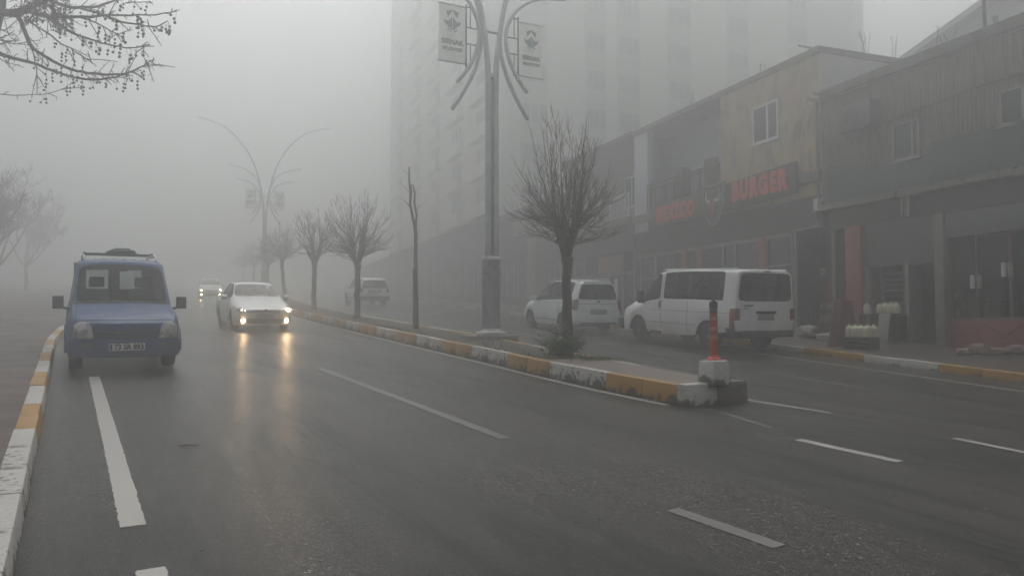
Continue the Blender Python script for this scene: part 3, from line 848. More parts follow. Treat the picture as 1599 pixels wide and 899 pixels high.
def line_paint(name, c, lo, hi):
    "paint worn through to the asphalt in flecks and patches"
    t = NT(name); v = t.coords()
    f = t.noise(v, 26, 6, .75); g = t.noise(v, 130, 3, .7); big = t.noise(v, 1.4, 5, .6)
    def add(a, b, k):
        m = t.n('ShaderNodeMath', operation='MULTIPLY_ADD'); t.l(b, m.inputs[0]); m.inputs[1].default_value = k; t.l(a, m.inputs[2]); return m.outputs[0]
    w_ = t.ramp(add(add(f, g, .5), big, .6), lo, hi)
    t.setc(t.mix(t.ramp(g, .3, .75), c, tuple(x*.72 for x in c))); t.rough(.38)
    tr = t.n('ShaderNodeBsdfTransparent'); mx = t.n('ShaderNodeMixShader'); t.l(w_, mx.inputs[0]); t.l(t.b.outputs[0], mx.inputs[1]); t.l(tr.outputs[0], mx.inputs[2])
    t.l(mx.outputs[0], t.out.inputs[0]); return t.mat
MT['line'] = line_paint('line_paint', (.40,.38,.355), 1.02, 1.42)
MT['line_bright'] = line_paint('line_paint_fresh', (.42,.40,.37), 1.05, 1.5)
MT['line_worn'] = line_paint('line_paint_worn', (.15,.141,.131), 1.0, 1.45)
def kerb_paint(name, paint, bare, amt):
    t = NT(name); v = t.coords(); f = t.noise(v, 7.5, 9, .66, .4); g = t.noise(v, 30, 4)
    sep = t.n('ShaderNodeSeparateXYZ'); c0 = t.n('ShaderNodeTexCoord'); t.l(c0.outputs['Generated'], sep.inputs[0])
    mr = t.n('ShaderNodeMapRange'); mr.inputs['From Min'].default_value = .62; mr.inputs['From Max'].default_value = .0
    mr.inputs['To Min'].default_value = 0; mr.inputs['To Max'].default_value = .45; t.l(sep.outputs['Z'], mr.inputs['Value'])
    a = t.n('ShaderNodeMath', operation='ADD'); t.l(f, a.inputs[0]); t.l(mr.outputs[0], a.inputs[1])
    pc = t.mix(t.ramp(g, .3, .7), paint, tuple(x*.72 for x in paint))
    bc = t.mix(t.ramp(g, .3, .7), bare, tuple(x*.6 for x in bare))
    t.setc(t.mix(t.ramp(a.outputs[0], amt, amt+.035), pc, bc)); t.rough(.55); t.bump(f, .35, .02); return t.mat
MT['kerb_yellow'] = kerb_paint('kerb_paint_yellow', (.37,.19,.034), (.11,.08,.058), .60)
MT['kerb_white'] = kerb_paint('kerb_paint_white', (.46,.44,.41), (.10,.088,.078), .545)
MT['kerb_white_good'] = kerb_paint('kerb_paint_white_kept', (.45,.43,.40), (.12,.105,.095), .62)
MT['block_white'] = kerb_paint('block_paint_white', (.52,.51,.48), (.12,.105,.095), .74)
MT['kerb_bare'] = M('kerb_concrete', (.13,.11,.10), (.09,.078,.07), 9, .6, bump=.4, bscale=20)
MT['concrete'] = M('weathered_concrete', (.23,.21,.19), (.16,.148,.135), 3, .7, bump=.3, bscale=15, dirt=(.08,.075,.068))
MT['soil'] = M('damp_soil', (.045,.036,.026), (.075,.058,.04), 14, .85, bump=.8, bscale=25, dirt=(.05,.06,.022), dscale=5)
MT['median_pave'] = M('reddish_concrete', (.155,.115,.095), (.115,.09,.078), 4, .5, bump=.25, bscale=30)
def pavers():
    t = NT('brick_pavers'); c0 = t.n('ShaderNodeTexCoord'); mp = t.n('ShaderNodeMapping'); mp.inputs['Rotation'].default_value = (0, 0, AZ)
    t.l(c0.outputs['Object'], mp.inputs[0]); b = t.n('ShaderNodeTexBrick')
    b.inputs['Scale'].default_value = 1; b.inputs['Brick Width'].default_value = .2; b.inputs['Row Height'].default_value = .1
    b.inputs['Mortar Size'].default_value = .006; b.inputs['Color1'].default_value = (.095,.048,.033,1); b.inputs['Color2'].default_value = (.062,.038,.029,1); b.inputs['Mortar'].default_value = (.035,.032,.03,1)
    t.l(mp.outputs[0], b.inputs['Vector']); n = t.noise(c0.outputs['Object'], .9, 6)
    t.setc(t.mix(t.ramp(n, .35, .7), b.outputs['Color'], (.048,.04,.034)))
    t.rough(t.ramp(t.noise(c0.outputs['Object'], 1.2, 4), .35, .65, (.42,)*3, (.62,)*3)); t.b.inputs['Specular IOR Level'].default_value = .3; t.bump(b.outputs['Fac'], -.5, .012); return t.mat
MT['pavers'] = pavers()
MT['earth'] = M('earth', (.07,.065,.055), (.05,.048,.04), 2, .8)

g = MB(); X0, X1, Y0, Y1 = -170, 170, -60, 190
g.quad((X0,Y0,gz(X0,Y0)-.03),(X1,Y0,gz(X1,Y0)-.03),(X1,Y1,gz(X1,Y1)-.03),(X0,Y1,gz(X0,Y1)-.03))
tag(g.build('ground', MT['earth'], recalc=False), kind='structure')

def sheet(name, A, B, mat, up, sub=1, parent=None):
    "surface between two polylines resampled to the same number of points"
    n = 60
    def res(pl):
        L = sum((b-a).length for a, b in zip(pl, pl[1:])); return (resample(pl, L/n*.99999) + [pl[-1]]*3)[:n+1]
    a, b = res([V2(p) for p in A]), res([V2(p) for p in B]); m = MB()
    m.add([G3(p, up) for p in a] + [G3(p, up) for p in b], [(i, n+1+i, n+2+i, i+1) for i in range(n)])
    return m.build(name, mat, parent, recalc=False)
road = tag(sheet('road', offset(LK, -.15), offset(RK, .15), MT['asphalt'], 0), kind='structure')
tag(sheet('left_pavement', offset(LK, -15), offset(LK, -.2), MT['pavers'], .172), kind='structure')
tag(sheet('right_pavement', offset(RK, .2), [V2(fw(k, -.6)) for k in (-34, 0, 40, 80, 110)], M('wet_pavement', (.115,.097,.08), (.075,.064,.054), 2.2, .38, bump=.25, bscale=14, dirt=(.05,.043,.037)), .145), kind='structure')
# median: paved nose, soil further up
def cut(pl, a, b):
    Q = resample(pl, .5); return Q[int(a/.5):int(b/.5)+1]
mlr, mrr = offset(ML, .17), offset(MR, -.17)
def pair(a, b, n=24):
    A, B = [], []
    for i in range(n+1):
        q = a + (b-a)*i/n; p = resample(mlr, .05); r_ = resample(mrr, .05)
        A.append(p[min(len(p)-1, int(q/.05))]); B.append(r_[min(len(r_)-1, int(q/.05))])
    return A, B
def median_sheet(name, a, b, mat, up, n):
    p = resample(mlr, .05); r_ = resample(mrr, .05); m = MB(); vs_ = []
    for i in range(n+1):
        q = a + (b-a)*i/n; l = p[min(len(p)-1, int(q/.05))]; rr = r_[min(len(r_)-1, int(q/.05))]
        for k in range(7):
            z = up + (random.uniform(-.012, .02) if mat is MT['soil'] and 0 < k < 6 else 0)
            vs_.append(G3(l + (rr-l)*k/6, z))
    fs = [(i*7+k, i*7+k+1, i*7+8+k, i*7+7+k) for i in range(n) for k in range(6)]
    m.add(vs_, fs); return tag(m.build(name, mat, recalc=False), kind='structure')
median_sheet('median_paving', .1, 3.7, MT['median_pave'], .262, 8)
median_sheet('median_soil', 3.7, 118, MT['soil'], .255, 240)

def kerb_run(name, pl, height, width, colours, step=.8, depth=.12, jit=.006, maxn=100, side=1):
    "row of separate kerb stones; colours(i) gives a material key"
    root = empty(name, (pl[0][0], pl[0][1], gz(*pl[0]))); tag(root, kind='structure')
    P = resample(pl, step); inv = Matrix.Translation(root.location).inverted(); extra = MB(); keys = ['kerb_yellow', 'kerb_white', 'kerb_white_good', 'kerb_bare']
    for i, (a, b) in enumerate(zip(P, P[1:])):
        t = (b-a).normalized(); n = Vector((t.y, -t.x))*side; m = MB()
        a2, b2 = a + t*.006, b - t*.006; j = lambda: random.uniform(-jit, jit)
        o = j(); slope = .035
        base = [a2+n*o, b2+n*(o+j()*.4), b2+n*(o+width), a2+n*(o+width)]
        top = [a2+n*(o+slope), b2+n*(o+slope+j()*.4), b2+n*(o+width), a2+n*(o+width)]
        h = height + j()
        B = [Vector(G3(p, -depth)) - root.location for p in base]; T = [Vector(G3(p, h)) - root.location for p in top]
        key = colours(i)
        if i < maxn:
            c = (B[0]+B[2])/2
            m.hexa([p - c for p in B], [p - c for p in T])
            ob = m.build('kerb_stone', MT[key], root, bevel=.016, bseg=2); ob.location = c
            if key == 'kerb_yellow': ob['label'] = 'yellow painted kerb stone'
            elif key.startswith('kerb_white'): ob['label'] = 'chipped white painted kerb stone'
        else:
            extra.hexa(B, T, keys.index(key))
    if extra.v: tag(extra.build('distant_kerb_stones', [MT[k] for k in keys], root, bevel=.016), kind='stuff')
    return root
# left kerb: counted from 12 m behind the camera
def lc(i):
    s = -10 + i*.8
    if s < 8.2: return 'kerb_white' if int(s*1.25) % 3 else 'kerb_white_good'
    return 'kerb_yellow' if int((s-8.2)/1.6) % 2 == 0 else 'kerb_white_good'
kerb_run('left_kerb', [xy(-10, -.2)] + [p for p in LK if p.y > 0.1], .172, .21, lc, maxn=96, side=-1)
def mc(i):
    if i < 2: return 'kerb_yellow'
    return ('kerb_white', 'kerb_yellow')[((i-2)//2) % 2]
kerb_run('median_kerb', [ML[0] + (ML[1]-ML[0]).normalized()*.12] + ML[1:], .265, .17, mc, step=.82, maxn=96)
kerb_run('median_far_kerb', MR, .265, .17, lambda i: 'kerb_bare' if i < 3 else mc(i), step=.82, maxn=60, side=-1)
kerb_run('median_nose_kerb', [ML[0] + (MR[0]-ML[0])*-.02, MR[0]], .30, .20, lambda i: ('kerb_white_good', 'kerb_bare')[i], step=.575, side=-1)
def rc(i):
    k = -16 + i*.95
    return 'kerb_white_good' if int((k+.5)//1.9) % 2 == 0 else 'kerb_yellow'
kerb_run('right_kerb', [fw(-16, 4.3), fw(110, 4.3)], .15, .2, rc, step=.95, maxn=98)

# ------------------------------------------------------------------ painted lines (parts of the road)
def lane_line(pts, wd, mat='line', up=.0035, name='lane_line'):
    P = resample([V2(p) for p in pts], .045); rj_ = random.Random(len(P)); jl = lambda i: rj_.uniform(-.007, .006)
    L, Rr = offset(P, lambda i: -wd/2 + jl(i)), offset(P, lambda i: wd/2 + jl(i)); m = MB(); n = len(P)
    m.add([G3(p, up) for p in L] + [G3(p, up) for p in Rr], [(i, n+i, n+i+1, i+1) for i in range(n-1)])
    return m.build(name, MT[mat], road, recalc=False)
def H(px, py): h = hit(px, py); return (h.x, h.y)
lane_line([H(147, 588), H(178, 705), H(208, 822)], .15, 'line_bright', name='parking_line')
lane_line([H(234, 888), H(250, 940), H(300, 1060)], .15, 'line_bright', name='parking_line')
lane_line([xy(19, .42), xy(24, .6), xy(30, 1.05)], .15, 'line', name='parking_line')
edge = [p for p in offset(ML, -.13)]; edge[0] = V2(H(1041, 632)); lane_line(edge, .10, 'line', name='edge_line')
lane_line(offset([MR[0] + (MR[1]-MR[0])*.03] + MR[1:], .16), .10, 'line', name='edge_line')
lane_line([H(1172, 625), H(1300, 645)], .09, 'line')
lane_line([H(500, 575), H(640, 628), H(790, 685)], .13, 'line_worn')
lane_line([H(1050, 795), H(1220, 854)], .13, 'line_worn')
lane_line([H(1246, 686), H(1411, 722)], .13, 'line')
lane_line([H(1490, 684), H(1640, 714)], .10, 'line')
lane_line([H(1130, 645), H(1205, 668)], .07, 'line_worn')
lane_line([H(1190, 580), H(1360, 607)], .09, 'line_worn')
lane_line([fw(k, 5.5) for k in (-20, -5.5, -2.5, .4)], .09, 'line', name='edge_line')
lane_line([fw(k, 5.5) for k in (.45, 10, 30)], .09, 'line_worn', name='edge_line')
for s in (22, 32): lane_line([xy(s, 4.0 + (s-20)*.045), xy(s+4, 4.0 + (s-16)*.045)], .13, 'line_worn')

# twig and grit lying on the wet road
h = hit(294, 697)
tw = MB(); tw.tube([(-.10,0,.012),(-.03,.012,.016),(.04,.004,.014),(.11,.014,.012)], [.005,.007,.006,.003], 6); tw.tube([(.02,.006,.014),(.06,.04,.014)], [.004,.002], 5)
o = tw.build('twig', MT['bark'], smooth=True); o.matrix_world = on_ground(h.x, h.y, 80); tag(o, 'dark broken twig lying alone on the wet road', 'twig')
m = MB()
for i in range(90):
    s, t = random.uniform(2.5, 14), random.uniform(.6, 9)
    x, y = xy(s, t); r_ = random.uniform(.004, .009); z = gz(x, y)
    m.box(x-r_, x+r_*1.3, y-r_, y+r_, z+.001, z+r_*.7)
tag(m.build('road_grit', M('pale_grit', (.28,.26,.24), (.12,.11,.10), 3, .7)), kind='stuff')

# ------------------------------------------------------------------ fog
hz = MB().box(X0-2, X1+2, Y0-2, Y1+2, -20, 44.0).build('haze', [])
t = bpy.data.materials.new('fog'); t.use_nodes = True; t.node_tree.nodes.clear()
pv = t.node_tree.nodes.new('ShaderNodeVolumePrincipled'); oo = t.node_tree.nodes.new('ShaderNodeOutputMaterial')
pv.inputs['Color'].default_value = (.835, .848, .845, 1); pv.inputs['Density'].default_value = .0272; pv.inputs['Anisotropy'].default_value = .77
t.node_tree.links.new(pv.outputs[0], oo.inputs['Volume']); hz.data.materials.append(t); tag(hz, kind='stuff')
# ------------------------------------------------------------------ trees
def bez(a, b, c, n):
    a, b, c = Vector(a), Vector(b), Vector(c)
    return [a*(1-t)**2 + b*2*t*(1-t) + c*t*t for t in [i/n for i in range(n+1)]]
def taper(r0, r1, n): return [r0 + (r1-r0)*i/n for i in range(n+1)]
def pollard(name, x, y, seed, label, H=4.6, fork=1.95, spread=1.05, n_limb=6, shoots=24, lean=(0,0), thick=.10, group='bare pollarded trees along the median', light=1.0, rot=0):
    rnd = random.Random(seed); root = empty(name, (x, y, gz(x, y) + .24)); tag(root, label, 'tree', group)
    u = rnd.uniform
    T = MB(); pts = [Vector((lean[0]*q + (u(-.02,.02) if 0 < q < 1 else 0), lean[1]*q + (u(-.02,.02) if 0 < q < 1 else 0), -.05 + (fork+.05)*q)) for q in [i/9 for i in range(10)]]
    rad = [thick*1.5, thick*1.16] + [thick*(1.05 - .02*i + u(-.03,.03)) for i in range(7)] + [thick*1.25]
    T.tube(pts, rad, 10); top = pts[-1]
    C = MB(); tw = []
    limbs = []
    for k in range(n_limb):
        a = 2*math.pi*(k + u(-.3,.3))/n_limb; el = R(u(38, 62) if k % 3 else u(68, 84)); L = u(.42, .62) if k % 3 else u(.75, 1.0)
        d = Vector((math.cos(a)*math.cos(el), math.sin(a)*math.cos(el), math.sin(el)))
        mid = top + d*L*.5 + Vector((u(-.05,.05), u(-.05,.05), -.03)); end = top + d*L + Vector((0,0,.08))
        P = bez(top - Vector((0,0,.08)), mid, end, 5)
        r0 = thick*u(.62, .8); C.tube(P, [r0, r0*.92, r0*.86, r0*.9, r0*.98, r0*.7], 7); limbs.append((P, d, r0))
    for (P, d, r0) in limbs:
        for q in range(shoots):
            s = P[rnd.choice((2, 3, 4, 4, 5, 5, 5))]
            out = Vector((s.x - top.x, s.y - top.y, 0)); out = out.normalized() if out.length > .02 else Vector((u(-1,1), u(-1,1), 0)).normalized()
            out = Matrix.Rotation(u(-1.15, 1.15), 3, 'Z') @ out
            el = R(rnd.choice((u(18,40), u(32,58), u(45,70), u(58,84), u(66,90))))
            # reach the surface of an egg-shaped crown standing on the fork
            RR = ((math.cos(el)/(spread*1.0))**3.2 + (math.sin(el)/(H-fork))**3.2)**(-1/3.2)*(u(.5, .8) if rnd.random() < .35 else u(.78, 1.04))
            e3 = top + (out*math.cos(el) + Vector((0,0,math.sin(el))))*RR + Vector((u(-.08,.08), u(-.08,.08), .10*math.cos(el)))
            if (e3 - s).length < .25: continue
            side = Vector((-out.y, out.x, 0))*u(-.14,.14)
            b = s.lerp(e3, .5) + out*u(.02,.16) - Vector((0,0,u(-.02,.12))) + side
            Q = bez(s, b, e3, 7); r1 = u(.008, .0150)*light
            for i in range(1, 7): Q[i] += Vector((u(-.022,.022), u(-.022,.022), u(-.014,.014)))
            C.tube(Q, taper(r1, .0030*light, 7), 4, cap=False)
            for z in range(rnd.randint(5, 8)):
                i = rnd.choice((1, 2, 3, 4, 4, 5, 5, 6, 6)); p0 = Q[i]; t = (Q[i+1]-Q[i-1]).normalized()
                v = (t + Vector((u(-.75,.75), u(-.75,.75), u(-.25,.6)))).normalized()*u(.12, .46)
                C.tube([p0, p0 + v*.5 + Vector((u(-.03,.03), u(-.03,.03), -.01)), p0 + v + Vector((0,0,.05))], [.0056*light, .0042*light, .0026*light], 3, cap=False)
                if rnd.random() < .4:
                    w = (v.normalized() + Vector((u(-.7,.7), u(-.7,.7), u(-.2,.6)))).normalized()*u(.08,.22); p1 = p0 + v*.55
                    C.tube([p1, p1 + w], [.0038*light, .0024*light], 3, cap=False)
    # knuckles where earlier cuts healed
    for (P, d, r0) in limbs:
        for q in range(3):
            p = P[rnd.choice((3, 4, 5))] + Vector((u(-.04,.04), u(-.04,.04), u(-.02,.05))); rr = r0*u(.7, 1.05)
            C.lathe([(rr*.3,-rr), (rr*.85,-rr*.55), (rr,0), (rr*.8,rr*.6), (rr*.25,rr)], 7, 'z', p)
    T.build('trunk', MT['bark'], root, smooth='all', recalc=False)
    C.build('crown', MT['twig'], root, smooth='all', recalc=False)
    root.rotation_euler = (0, 0, rot)
    return root
def TP(px, py, up=.25): h = hit(px, py, up); return (h.x, h.y)
x, y = TP(886, 553)
pollard('pollarded_tree', x, y, 11, 'nearest bare pollarded tree, leafy shrub around its foot, before the white minivan', H=4.75, fork=1.86, spread=1.12, n_limb=6, shoots=22, thick=.098, light=.85)
x, y = TP(557, 497); pollard('pollarded_tree', x, y, 5, 'bare pollarded tree on the median in front of the fogged off-road car', H=4.5, fork=1.9, spread=1.22, shoots=19, lean=(.02,0), light=1.0)
x, y = TP(490, 484); pollard('pollarded_tree', x, y, 6, 'bare pollarded tree just right of the oncoming sedan, second in the fogged row', H=4.4, fork=2.05, spread=1.2, shoots=14, light=1.25, n_limb=5)
x, y = TP(446, 471); pollard('pollarded_tree', x, y, 7, 'leaning bare tree directly behind the oncoming sedan on the median', H=4.7, fork=2.2, spread=1.35, shoots=14, lean=(-.25,0), light=1.4)
x, y = TP(417.5, 463); pollard('pollarded_tree', x, y, 8, 'faint thin-trunked bare tree beside the far street lamp', H=4.6, fork=2.2, spread=1.3, shoots=13, light=1.6)
x, y = TP(396, 455.5); pollard('pollarded_tree', x, y, 9, 'very faint bare tree left of the far street lamp', H=5.2, fork=2.3, spread=1.6, shoots=12, light=1.8)
x, y = TP(380, 451.5); pollard('pollarded_tree', x, y, 10, 'last bare tree of the median row, hardly visible in fog', H=5.4, fork=2.3, spread=1.7, shoots=12, light=2)

# the forked, almost branchless young tree with its stake
x, y = TP(651, 514)
root = empty('dead_sapling', (x, y, gz(x, y)+.24)); tag(root, 'tall thin forked sapling without a crown, tied to a stake', 'tree')
k = 56.0; wx = lambda px: (px - 651)/k; wz = lambda py: (514 - py)/k
T = MB()
T.tube([(wx(651),0,-.05),(wx(650),.01,.5),(wx(649.5),0,1.2),(wx(648.5),-.02,2.0),(wx(648.5),0,2.7),(wx(647),0,wz(352))], [.07,.06,.055,.052,.05,.048], 8)
T.build('trunk', MT['bark'], root, smooth='all', recalc=False)
C = MB()
C.tube([(wx(647),0,wz(352)-.04),(wx(643),.02,wz(335)),(wx(639),.05,wz(318)),(wx(639.5),.06,wz(300)),(wx(637.5),.05,wz(280)),(wx(637),.03,wz(258))], [.042,.038,.036,.033,.03,.022], 7)
C.tube([(wx(640),.05,wz(308)),(wx(641),.08,wz(296)),(wx(640.5),.1,wz(285))], [.026,.022,.014], 6)
C.tube([(wx(647.5),0,wz(356)),(wx(650),-.04,wz(335)),(wx(646.5),-.06,wz(318)),(wx(647),-.08,wz(300)),(wx(644),-.07,wz(287))], [.036,.032,.03,.028,.016], 7)
for (a, b) in (((639,320),(617,302)), ((639,322),(622,305)), ((637,272),(624,258)), ((639,300),(620,280)), ((650,325),(662,312)), ((645,300),(655,288))):
    C.tube([(wx(a[0]),.03,wz(a[1])), (wx((a[0]+b[0])/2),.1,wz((a[1]+b[1])/2-1)), (wx(b[0]),.15,wz(b[1]))], [.008,.006,.003], 4)
C.build('crown', MT['bark'], root, smooth='all', recalc=False)
MB().tube([(-.09,-.03,-.1),(-.085,-.02,.8),(-.09,-.03,1.72)], [.03,.028,.028], 7).build('support_stake', MT['bark_far'], root)

# ---- plane tree whose branches with hanging seed balls come in from the left edge
D0 = 13.6
def at(px, py, d): r_ = ray(px, py); return Vector((r_[0]*d/r_[1], d, r_[2]*d/r_[1]))
bx, by = -10.9, 13.9
root = empty('plane_tree', (bx, by, gz(bx, by)+.17)); tag(root, 'bare plane tree reaching in from the left edge, hung with seed balls', 'tree')
O = root.location
rp = random.Random(3); T = MB(); C = MB(); balls = []
T.tube([Vector((0,0,-.1)), Vector((.02,0,1.2)), Vector((.05,0,2.6)), Vector((.12,0,4.0)), Vector((.25,-.05,5.2)), at(-18,60,13.7)-O, at(-6,8,13.6)-O, at(4,-60,13.5)-O, at(20,-150,13.4)-O], [.3,.24,.22,.2,.185,.17,.15,.12,.09], 12)
def limb(px, r0, r1, d0, d1, twigs=14, sub=True, balls_n=0, jit=1.5):
    n = len(px); P = []
    for i, (a, b) in enumerate(px):
        P.append(at(a, b, d0 + (d1-d0)*i/(n-1)) - O)
    Q = []
    for i in range(n-1):
        p0, p1, p2, p3 = P[max(i-1,0)], P[i], P[i+1], P[min(i+2,n-1)]
        for q in range(4):
            t = q/4; Q.append(.5*((2*p1) + (p2-p0)*t + (2*p0-5*p1+4*p2-p3)*t*t + (3*p1-p0-3*p2+p3)*t**3))
    Q.append(P[-1])
    Q = [q + Vector((rp.uniform(-.006,.006), rp.uniform(-.02,.02), rp.uniform(-.008,.008))) if 0 < i < len(Q)-1 else q for i, q in enumerate(Q)]
    C.tube(Q, taper(r0*1.25, r1*1.2, len(Q)-1), 6)
    for i in range(twigs):
        j = rp.randint(1, len(Q)-2); t = (Q[j+1]-Q[j]).normalized()
        L = rp.uniform(.04, .16) if rp.random() < .72 else rp.uniform(.2, .5)
        v = (t*.8 + Vector((rp.uniform(-.3,.3), rp.uniform(-.9,.9), rp.uniform(-1,1)))).normalized()*L
        C.tube([Q[j], Q[j]+v*.55+Vector((0,0,.01)), Q[j]+v], [.0088,.0072,.005], 4)
        if L > .2:
            for z in range(3):
                w_ = Q[j]+v*rp.uniform(.4,1); C.tube([w_, w_+Vector((rp.uniform(-.07,.07), rp.uniform(-.07,.07), rp.uniform(-.06,.08)))], [.005,.0035], 3)
    for i in range(balls_n):
        j = rp.randint(len(Q)//3, len(Q)-1); p = Q[j].copy(); q = p + Vector((rp.uniform(-.04,.04), rp.uniform(-.04,.04), -rp.uniform(.05,.22)))
        nb = rp.choice((1, 1, 2, 3)); C.tube([p, (p+q)/2+Vector((.008,0,0)), q - Vector((0,0,.06*(nb-1)))], .0022, 3)
        for b in range(nb): balls.append(q - Vector((0,0,.065*b)) + Vector((rp.uniform(-.012,.012),0,0)))
    return Q
RS = 1.3
limb([(6,20),(30,18),(60,5),(100,-12),(150,-30)], .06,.02, 13.5,12.8, 10)
limb([(8,22),(40,18),(62,24),(90,26),(140,26),(180,24),(230,24),(276,18)], .036,.006, 13.5,12.6, 34, balls_n=16)
limb([(60,-8),(95,8),(130,12),(160,8),(190,-6)], .03,.01, 13.4,13.0, 16, balls_n=10)
limb([(120,12),(150,20),(190,34),(225,40),(243,41),(262,33)], .02,.005, 13.1,12.6, 22, balls_n=13)
limb([(70,22),(90,36),(110,50),(140,62),(170,70),(205,75),(234,70)], .024,.006, 13.3,12.9, 30, balls_n=16)
limb([(120,26),(145,34),(165,44),(182,54),(195,62)], .014,.005, 13.0,12.7, 14, balls_n=7)
limb([(10,20),(28,28),(38,48),(48,72),(66,86),(90,100),(120,111),(155,116),(190,117),(215,108),(232,97),(240,94)], .034,.006, 13.5,12.7, 44, balls_n=14)
limb([(-4,84),(20,91),(50,99),(80,110),(110,120),(145,125),(175,121),(200,114),(225,103)], .03,.007, 14.0,13.0, 40, balls_n=18)
limb([(40,30),(60,44),(78,54),(95,68),(110,75),(118,82),(138,95),(148,101)], .014,.005, 13.3,13.0, 20, balls_n=9)
limb([(46,68),(52,84),(56,104),(60,120),(68,134),(72,137)], .011,.005, 13.4,13.3, 10, balls_n=4)
limb([(-8,147),(20,149),(45,148),(68,147),(95,141),(115,128)], .008,.004, 14.6,14.0, 6, balls_n=3)
limb([(75,8),(85,20),(98,28),(105,40)], .018,.007, 13.2,13.0, 26, balls_n=8)
limb([(228,70),(224,80),(226,92),(230,100)], .007,.004, 12.9,12.8, 9)
limb([(196,5),(215,4),(235,2)], .009,.004, 13,12.8, 7, balls_n=4)
for k in range(34):    # the tangle above the fork
    a, b = rp.uniform(40, 110), rp.uniform(-12, 34); dd = rp.uniform(12.9, 13.7)
    limb([(a, b), (a+rp.uniform(-14,18), b+rp.uniform(-12,16)), (a+rp.uniform(-20,34), b+rp.uniform(-16,26))], .007, .003, dd, dd+rp.uniform(-.3,.3), 5, balls_n=1)
for (a, b, c, d) in ((0,60,20,50),(0,78,22,92),(2,70,26,58),(0,56,12,66),(4,62,30,70),(0,88,14,100),(0,48,18,40)):
    limb([(a-6,b),(a+(c-a)*.5,(b+d)/2+2),(c,d)], .012,.004, 14.1,14.0, 6)
T.build('trunk', MT['bark'], root, smooth='all', recalc=False)
C.build('crown', MT['bark'], root, smooth='all', recalc=False)
bm_ = bmesh.new(); bmesh.ops.create_icosphere(bm_, subdivisions=2, radius=.024)
for v in bm_.verts: v.co *= 1 + rp.uniform(-.08,.08)
bme = bpy.data.meshes.new('seed_ball'); bm_.to_mesh(bme); bm_.free(); bme.materials.append(MT['seed'])
bme.polygons.foreach_set('use_smooth', [True]*len(bme.polygons))
for i, p in enumerate(balls[:100]):
    o = bpy.data.objects.new('seed_ball', bme); COL.objects.link(o); o.parent = root; o.location = p; q = rp.uniform(.7, 1.2); o.scale = (q, q, q*1.08)
rest = MB()
for p in balls[100:]:
    rest.lathe([(.004,-.02),(.016,-.013),(.02,0),(.016,.013),(.004,.02)], 7, 'z', p)
if rest.v: tag(rest.build('seed_balls_behind', MT['seed'], root, smooth='all'), kind='stuff')

# ---- taller street trees further up the left pavement, dissolving into the fog
def branching(name, x, y, seed, label, H, trunk, r0, spread, depth=5, group='bare trees up the left pavement', droop=.0, tw=.004):
    rnd = random.Random(seed); u = rnd.uniform
    root = empty(name, (x, y, gz(x, y)+.15)); tag(root, label, 'tree', group)
    T = MB(); C = MB()
    T.tube([(0,0,-.1),(.03,0,trunk*.4),(u(-.1,.1),u(-.1,.1),trunk)], [r0*1.3, r0, r0*.85], 9)
    top = Vector((T.v[-1][0], T.v[-1][1], trunk))
    def grow(p, d, L, r, lv):
        n = 4; P = [p]; q = p.copy(); dd = d.copy()
        for i in range(n):
            dd = (dd + Vector((u(-.22,.22), u(-.22,.22), u(-.12,.2) - droop*(lv < 3)))).normalized(); q = q + dd*L/n; P.append(q.copy())
        C.tube(P, taper(r, max(tw, r*.55), n), 5 if lv > 2 else 3, cap=False)
        if lv == 0: return
        for k in range(rnd.randint(3, 4) if lv > 1 else rnd.randint(3, 5)):
            i = rnd.randint(1, n); s = u(.6, .85)
            nd = (dd + Vector((u(-1,1), u(-1,1), u(-.35,.75)))*.8).normalized()
            grow(P[i], nd, L*s*.8, max(tw, r*.55), lv-1)
    for k in range(5):
        a = 2*math.pi*(k+u(-.3,.3))/5; el = R(u(35, 75))
        grow(top, Vector((math.cos(a)*math.cos(el), math.sin(a)*math.cos(el), math.sin(el))), (H-trunk)*.42*spread, r0*.6, depth-1)
    T.build('trunk', MT['bark'], root, smooth='all', recalc=False); C.build('crown', MT['bark'], root, smooth='all', recalc=False)
    return root
for i, (px, d, H_, tk_, dp, r0_, lab) in enumerate(((-78, 33, 7.8, 1.6, 6, .10, 'dense bare tree at the left edge below the seed-ball branches'), (-40, 37, 8.0, 1.4, 6, .10, 'blurred bare tree left of the blue van behind the edge tree'),
        (-8, 48, 9.0, 1.6, 6, .12, 'faint bare tree farther up the left pavement'), (40, 64, 10.0, 2.0, 6, .13, 'palest bare tree of the left row, nearly lost in fog'))):
    r_ = ray(px, 470); x, y = r_[0]*d/r_[1], d
    branching('street_tree', x, y, 40+i, lab, H_, tk_, r0_, 1.0, depth=dp, tw=.0045 + .002*i)

# ---- shrub, weeds on the median
MT['leaf'] = M('shrub_leaf', (.028,.075,.012), (.07,.135,.028), 12, .55, lo=.3, hi=.7)
MT['leaf_pale'] = M('shrub_leaf_pale', (.19,.23,.12), (.12,.16,.07), 12, .6)
MT['weed'] = M('weed_green', (.06,.085,.028), (.10,.12,.045), 14, .6)
x, y = TP(880, 556); root = empty('leafy_shrub', (x, y, gz(x, y)+.25)); tag(root, 'small leafy green shrub with pale sprigs around the nearest tree trunk', 'shrub')
rs = random.Random(21); Lf = MB(); S = MB(); Pl = MB()
def leaf(mb, p, d, L, wdt):
    d = d.normalized(); a = d.cross(Vector((rs.uniform(-1,1), rs.uniform(-1,1), rs.uniform(-1,1))))
    if a.length < .01: return
    a.normalize(); n = a.cross(d)
    mb.add([p, p+d*L*.5+a*wdt, p+d*L+n*L*.12, p+d*L*.5-a*wdt], [(0,1,2,3)])
